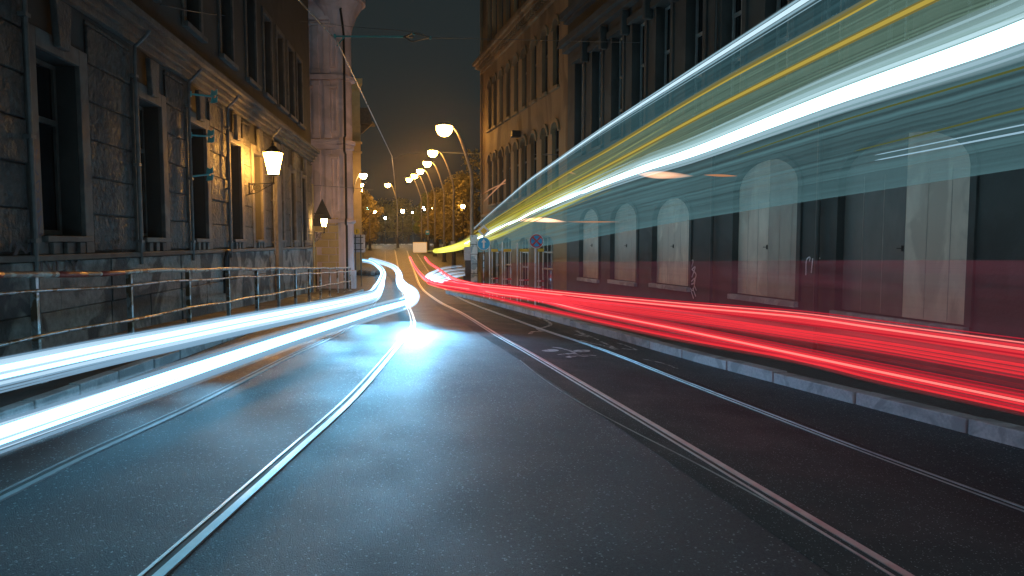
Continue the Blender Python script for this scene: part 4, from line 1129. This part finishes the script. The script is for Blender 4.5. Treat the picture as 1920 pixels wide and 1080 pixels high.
p_ = on_ground(766, 560, .62)
for dx_, w_ in ((.62, 1000), (.42, 520), (.85, 700)): beam([p_, p_+Vector((dx_, -1, 0))], 0, w_)  # extra beams, added and turned right to brighten kerb and slab
for i, w_ in ((6, 260), (8, 160), (10, 80), (11, 50)): beam(PA, i, w_)
def vh(pp, h0, h1):
    out = []
    for k, (x, y) in enumerate(pp):
        f = k/(len(pp)-1); f = f*f*(3-2*f)
        out.append(on_ground(x, y, h0+(h1-h0)*f))
    return out
r1 = [(768, 481), (774, 494), (782, 506), (791, 517), (805, 527), (821, 533), (860, 539), (908, 546), (940, 552), (1009, 561), (1087, 580), (1280, 619), (1493, 664), (1649, 697), (1920, 753)]
r2 = [(796, 481), (805, 492), (821, 503), (837, 515), (860, 527), (892, 535), (916, 538), (966, 543), (1085, 556), (1280, 575), (1493, 594), (1649, 616), (1920, 655)]
r3 = [(830, 529), (880, 538), (966, 549), (1085, 569), (1280, 594), (1493, 625), (1649, 648), (1920, 694)]
r4 = [(800, 530), (840, 541), (900, 552), (1000, 575), (1260, 631), (1493, 674), (1649, 712), (1920, 771)]
P1 = extend(vh(r1, .75, .75), 0, 6); P2 = extend(vh(r2, .75, 1.02), 0, 6); P3 = extend(vh(r3, .8, .9), 0, 6); P4 = extend(vh(r4, .7, .7), 0, 6)
trail('light_trail', P1, [('halo', 0, 0, .10, .06, G_TAIL), ('core', 0, 0, .026, .006, E_TAIL), ('edge_strand', 0, -.018, .020, .006, E_TAILR), ('edge_strand', 0, .018, .020, .006, E_TAILR), ('edge_strand', 0, -.042, .012, .004, E_TAILD), ('edge_strand', 0, .042, .012, .005, E_TAILD), ('edge_strand', 0, .066, .010, .003, E_TAILD)], 'bright red taillight trail, lower of the two bright lines, just above the pavement', group=GT)
trail('light_trail', P2, [('halo', 0, -.02, .11, .08, G_TAIL), ('core', 0, 0, .026, .006, E_TAIL), ('edge_strand', 0, -.026, .022, .012, E_TAILR), ('edge_strand', 0, -.052, .03, .006, E_TAILR), ('edge_strand', 0, .020, .018, .008, E_TAILR), ('edge_strand', 0, .044, .014, .004, E_TAIL), ('edge_strand', 0, .07, .02, .003, E_TAILD)], 'upper bright red taillight trail crossing below the doorway sills', group=GT)
trail('light_trail', P3, [('halo', 0, 0, .12, .06, G_TAIL), ('core', 0, 0, .02, .009, E_TAILR), ('edge_strand', 0, .030, .02, .008, E_TAILR), ('edge_strand', 0, -.028, .02, .007, E_TAILR), ('edge_strand', 0, .10, .012, .005, E_TAILD), ('edge_strand', 0, -.056, .012, .004, E_TAILD)], 'wide plain red trail between the two bright red lines', group=GT)
trail('light_trail', P4, [('halo', 0, 0, .06, .03, G_TAIL), ('core', 0, 0, .02, .005, E_TAILR), ('edge_strand', 0, .02, .02, .004, E_TAILD)], 'lowest thin crimson trail along the right pavement', group=GT)
# white swirl at the bend
E_SWIRL = glow('swirl_light', (.62, .78, 1.0), .62)
for k, pp in enumerate(([(799, 522), (812, 511), (835, 503), (868, 499)], [(803, 526), (820, 515), (842, 508), (875, 504)], [(808, 529), (828, 519), (850, 513), (872, 510)], [(815, 531), (835, 524), (858, 518), (880, 514)])):
    lab = ['topmost pale streak of the white swirl beside the red trails', 'second pale streak of the white swirl, under the topmost', 'third pale streak of the white swirl, above the lowest', 'lowest pale streak of the white swirl, touching the red trails'][k]
    trail('light_trail', [on_ground(x, y, .7) for x, y in pp], [('halo', 0, 0, .14, .05, G_HEAD), ('core', 0, 0, .035, .012, E_SWIRL), ('edge_strand', .0, .09, .02, .006, E_SWIRL)], lab, group=GT)

# upper trails: lit ceiling lamps, roof edge and windows of the passing tram
def tY(px, L): return L/((px-960)/F+.10+.0155*max(0, min(1, (1300-px)/300)))
def tpt(px, py, L):
    if px >= 1000: return at(px, py, tY(px, L))
    ks = sorted(FARY); y1000 = tY(1000, L)           # beyond the straight the trails bend with the track
    ks2 = [(k, FARY[k]) for k in ks]+[(1000, y1000)]
    for (a, ya), (b, yb) in zip(ks2, ks2[1:]):
        if a <= px <= b: return at(px, py, ya+(yb-ya)*(px-a)/(b-a))
    return at(px, py, FARY[ks[0]])
FARY = {940: 27, 920: 29, 900: 31.8, 882: 35.5, 870: 38, 848: 46, 823: 55, 812: 58, 800: 61.5}

def tpt3(px, py): return at(px, py, FARY[px])
E_TUBE = glow('tram_ceiling_light', (.25, .46, .52), 13.0)
E_TUBEB = glow('tram_ceiling_soft_light', (.45, .68, .8), .55)
E_ROOF = glow('tram_roof_lamp_trail', (.62, .86, 1.0), 1.0)
E_ROOFB = glow('tram_roof_soft_trail', (.40, .66, .8), .55)
E_YEL = glow('tram_yellow_trail', (.72, .55, .10), .62)
E_OLIVE = glow('tram_olive_trail', (.55, .45, .12), .33)
E_LIME = glow('tram_lime_trail', (.66, .60, .04), .6)
E_PALE = glow('tram_window_streak', (.5, .8, 1.0), .6)
E_DIMO = glow('tram_dim_olive_streak', (.3, .35, .1), .28)
Wc = [tpt(2100, -22, 3.3), tpt(1920, 57, 3.3), tpt(1560, 185, 3.3), tpt(1300, 285, 3.3), tpt(1200, 318, 3.3), tpt(1080, 364, 3.3), tpt(1000, 398, 3.3), tpt(945, 424, 3.3), tpt(900, 445, 3.3), tpt(870, 457, 3.3)]
trail('light_trail', list(reversed(extend(Wc, 9.0))), [('halo', 0, .03, .05, .24, G_TUBE), ('core', 0, 0, .03, .07, E_TUBE), ('edge_strand', 0, .085, .02, .012, E_ROOF), ('edge_strand', 0, .125, .02, .016, E_TUBEB), ('edge_strand', 0, .19, .02, .006, E_TUBEB), ('edge_strand', 0, -.09, .02, .010, E_TUBEB), ('edge_strand', 0, -.13, .02, .005, E_TUBEB)], 'thick blazing white band of light across the upper right', group=GT)
T1 = [tpt(1600, -58, 2.95), tpt(1510, 0, 2.95), tpt(1300, 134, 2.95), tpt(1130, 243, 2.95), tpt(1040, 305, 2.95), tpt(990, 340, 2.95), tpt(945, 378, 2.95), tpt(915, 404, 2.95), tpt(885, 432, 2.95)]
trail('light_trail', list(reversed(extend(T1, 9.0))), [('halo', 0, 0, .01, .07, G_TUBE), ('core', 0, 0, .006, .022, E_ROOF), ('edge_strand', 0, .04, .004, .010, E_ROOFB), ('edge_strand', 0, -.04, .004, .010, E_ROOFB), ('edge_strand', 0, -.075, .004, .004, E_ROOFB)], 'topmost slim white streak crossing in front of the upper windows', group=GT)
T2 = [tpt(1760, -78, 3.0), tpt(1632, 0, 3.0), tpt(1340, 160, 3.0), tpt(1140, 280, 3.0), tpt(1060, 326, 3.0), tpt(1000, 364, 3.0), tpt3(940, 402), tpt3(900, 428), tpt3(870, 450), tpt3(848, 460), tpt3(823, 468)]
trail('light_trail', list(reversed(extend(T2, 9.0))), [('core', 0, 0, .03, .013, E_OLIVE), ('edge_strand', 0, -.022, .02, .004, E_YEL), ('edge_strand', 0, .024, .02, .004, E_OLIVE)], 'narrow olive streak along the tram roof edge, next below the topmost white one', group=GT)
T3 = [tpt(1900, -75, 3.1), tpt(1745, 0, 3.1), tpt(1340, 203, 3.1), tpt(1160, 300, 3.1), tpt(1010, 376, 3.1), tpt3(940, 412), tpt3(900, 437), tpt3(870, 454), tpt3(848, 463), tpt3(823, 469), tpt3(800, 471)]
trail('light_trail', list(reversed(extend(T3, 9.0))), [('core', 0, 0, .03, .012, E_YEL), ('edge_strand', 0, .02, .02, .006, E_OLIVE), ('edge_strand', 0, -.022, .02, .005, E_OLIVE)], 'golden streak running between the olive streak and the white band', group=GT)
for k, (pp, lab) in enumerate(([((1250, 258), (1110, 333), (1000, 386), (940, 420), (900, 442), (870, 456), (848, 464), (823, 470)), 'upper lime yellow streak fanning out from the pale board'],
                               [((1200, 296), (1090, 350), (1000, 394), (940, 428), (900, 448), (870, 459), (848, 466), (823, 470)), 'middle lime yellow streak fanning out from the pale board'],
                               [((1150, 345), (1080, 376), (1000, 411), (940, 440), (900, 454), (870, 462), (848, 467), (812, 471)), 'lowest lime yellow streak fanning out from the pale board'])):
    P = [tpt3(*q) if q[0] in FARY else tpt(q[0], q[1], 3.2) for q in pp]
    trail('light_trail', list(reversed(P)), [('halo', 0, 0, .22, .02, G_LIME), ('core', 0, 0, .05, .004, E_LIME), ('edge_strand', 0, .10, .04, .003, E_OLIVE), ('edge_strand', 0, -.09, .035, .004, E_OLIVE), ('edge_strand', 0, .17, .03, .003, E_LIME)], lab, group=GT)
S1 = [tpt(2000, 232, 3.3), tpt(1920, 247, 3.3), tpt(1760, 278, 3.3), tpt(1640, 301, 3.3)]
trail('light_trail', list(reversed(extend(S1, 9.0))), [('core', 0, 0, .004, .008, E_PALE), ('edge_strand', 0, .04, .003, .005, E_PALE)], 'thin pale blue streak crossing the top of the largest doorway', group=GT)
S2 = [tpt(2000, 103, 3.3), tpt(1920, 126, 3.3), tpt(1560, 232, 3.3), tpt(1380, 292, 3.3)]
trail('light_trail', list(reversed(extend(S2, 9.0))), [('core', 0, 0, .006, .009, E_DIMO)], 'dim olive streak just under the thick white band', group=GT)
S3 = [tpt(2000, 185, 3.3), tpt(1920, 203, 3.3), tpt(1760, 244, 3.3), tpt(1600, 284, 3.3)]
trail('light_trail', list(reversed(extend(S3, 9.0))), [('core', 0, 0, .005, .008, E_DIMO)], 'faint olive streak above the thin pale blue one', group=GT)
# veils of light: the tram's lit windows and its red lower side
def veil_sheet(name, A, B, m, label, n=24, th=.015):
    if A[0].y < 8: A, B = extend(A, 9.0), extend(B, 9.0)
    A, B = smooth(A, n//max(1, len(A)-1)+2), smooth(B, n//max(1, len(B)-1)+2)
    def resample(P, k):
        d = [0]
        for i in range(1, len(P)): d.append(d[-1]+(P[i]-P[i-1]).length)
        out = []
        for j in range(k):
            # denser towards the camera end
            t = d[-1]*(j/(k-1)); i = 0
            while i < len(d)-2 and d[i+1] < t: i += 1
            f = (t-d[i])/max(1e-9, d[i+1]-d[i]); out.append(P[i].lerp(P[i+1], min(1, max(0, f))))
        return out
    K = 64; A, B = resample(A, K), resample(B, K); b0 = Vector(A[0]); mb = MB(); uvs = []
    for (s_, off) in ((1, 0.0), (-1, th)):
        b = len(mb.v)
        for p, q in zip(A, B):
            mb.v += [tuple(p-b0+Vector((off, 0, 0))), tuple(q-b0+Vector((off, 0, 0)))]
        for i in range(K-1): mb.f.append((b+2*i, b+2*i+1, b+2*i+3, b+2*i+2))
    for i in range(K-1):
        mb.f.append((2*i, 2*i+2, 2*K+2*i+2, 2*K+2*i)); mb.f.append((2*i+1, 2*i+3, 2*K+2*i+3, 2*K+2*i+1))
    o = mb.build(name, m, fix=False); o.location = b0
    ul = o.data.uv_layers.new(name='UVMap')
    for poly_ in o.data.polygons:
        for li in poly_.loop_indices:
            vi = o.data.loops[li].vertex_index % (2*K)
            ul.data[li].uv = ((vi//2)/(K-1), float(vi % 2))
    return tag(o, label, 'light trail', GT)
V_TEAL = veil('tram_window_glow', (.15, .33, .37), .62, .5, 18, .2)
V_TEAL2 = veil('tram_roof_glow', (.12, .30, .35), .5, .45, 12, .15)
V_OLIVE = veil('tram_panel_glow', (.22, .38, .30), .7, .5, 40, .3, c_far=(.5, .46, .06))
V_RED = veil('taillight_glow', (.85, .055, .075), .40, .36, 26, .0)
V_REDF = veil('taillight_faint_glow', (.42, .10, .16), .5, .12, 10, .6)
V_LIFT = veil('upper_faint_glow', (.1, .2, .23), .4, .10, 6, .2)
lowB = [tpt(2000, 302, 3.35), tpt(1920, 315, 3.35), tpt(1600, 364, 3.35), tpt(1300, 411, 3.35), tpt(1150, 438, 3.35), tpt(1040, 458, 3.35), tpt(940, 470, 3.35), tpt(882, 474, 3.35)]
midW = [tpt(2000, 60, 3.35), tpt(1920, 92, 3.35), tpt(1600, 195, 3.35), tpt(1300, 298, 3.35), tpt(1150, 346, 3.35), tpt(1040, 385, 3.35), tpt(940, 430, 3.35), tpt(882, 458, 3.35)]
veil_sheet('light_veil', lowB, midW, V_TEAL, 'see-through teal glow under the thick white band, over the doorway tops')
veil_sheet('light_veil', [tpt(2000, 20, 3.2), tpt(1920, 42, 3.2), tpt(1560, 172, 3.2), tpt(1300, 275, 3.2), tpt(1150, 332, 3.2), tpt(1000, 396, 3.2), tpt(900, 446, 3.2)], [tpt(1760, -70, 3.05), tpt(1640, 0, 3.05), tpt(1340, 164, 3.05), tpt(1140, 284, 3.05), tpt(1060, 330, 3.05), tpt(1000, 368, 3.05), tpt(900, 430, 3.05)], V_OLIVE, 'see-through olive green glow between the white band and the olive roof edge')
veil_sheet('light_veil', [tpt(1760, -80, 2.98), tpt(1628, 0, 2.98), tpt(1340, 157, 2.98), tpt(1140, 277, 2.98), tpt(1060, 323, 2.98), tpt(1000, 362, 2.98), tpt(900, 428, 2.98)], [tpt(1600, -50, 2.96), tpt(1515, 3, 2.96), tpt(1300, 140, 2.96), tpt(1130, 249, 2.96), tpt(1040, 310, 2.96), tpt(990, 343, 2.96), tpt(900, 422, 2.96)], V_TEAL2, 'see-through teal glow between the topmost white streak and the olive roof edge')
def off_path(P, dz): return [p+Vector((0, 0, dz)) for p in P]
veil_sheet('light_veil', P1[5:], P2[4:], V_RED, 'see-through red glow filling the space between the two bright red lines')
veil_sheet('light_veil', [q for q in P2[6:]], [tpt(x, y, 3.2) for x, y in ((960, 493), (1040, 491), (1200, 490), (1400, 489), (1649, 488), (1920, 488), (2050, 488))], V_REDF, 'faint violet red glow above the upper red line, over the doorway bottoms')
# glowing shapes put in for orange lamp reflections in the passing tram windows
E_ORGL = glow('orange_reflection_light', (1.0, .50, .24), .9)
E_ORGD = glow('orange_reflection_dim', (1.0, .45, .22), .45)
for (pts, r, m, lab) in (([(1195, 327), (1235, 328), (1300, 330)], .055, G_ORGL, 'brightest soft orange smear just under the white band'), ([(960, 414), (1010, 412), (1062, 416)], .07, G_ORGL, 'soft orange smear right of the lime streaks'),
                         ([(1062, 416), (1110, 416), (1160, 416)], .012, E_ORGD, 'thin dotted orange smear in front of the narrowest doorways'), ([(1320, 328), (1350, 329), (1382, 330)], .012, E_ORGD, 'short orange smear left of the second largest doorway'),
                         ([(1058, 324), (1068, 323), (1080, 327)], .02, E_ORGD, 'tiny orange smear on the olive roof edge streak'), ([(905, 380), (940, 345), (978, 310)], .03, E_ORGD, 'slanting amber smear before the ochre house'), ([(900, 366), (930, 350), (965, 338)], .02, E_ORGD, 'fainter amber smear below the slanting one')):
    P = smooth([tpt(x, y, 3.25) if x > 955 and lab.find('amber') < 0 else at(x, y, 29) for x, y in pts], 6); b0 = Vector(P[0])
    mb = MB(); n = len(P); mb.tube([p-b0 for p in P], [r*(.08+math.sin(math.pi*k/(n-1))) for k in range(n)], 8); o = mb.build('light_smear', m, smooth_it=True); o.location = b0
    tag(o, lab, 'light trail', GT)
# pale board at the far end of the yellow trails
c = at(787, 464, 63); root = empty('lit_board', c, 'pale lit destination board where the yellow streaks begin', 'board')
w, h = .63, .46
t = MB(); t.box(-w, w, 0, .12, -h, h); t.build('panel', glow('board_light', (1.0, .62, .32), .75), root, bevel=.08)
t = MB(); t.box(-w*1.06, w*1.06, .125, .3, -h*1.08, h*1.08); t.build('case', M_YSIGN, root, bevel=.06)

# ------------------------------------------------------------------ thin haze added to give the lamps a soft halo
hz = MB(); hz.box(-60, 60, -12, 165, -4, 22)
mh, nth, outh = newmat('lamp_halo_haze')
pv = nth.nodes.new('ShaderNodeVolumePrincipled')
pv.inputs['Color'].default_value = (.9, .92, .95, 1); pv.inputs['Density'].default_value = .0004; pv.inputs['Anisotropy'].default_value = .9
nth.links.new(pv.outputs[0], outh.inputs['Volume'])
o = hz.build('haze', mh); o['kind'] = 'stuff'
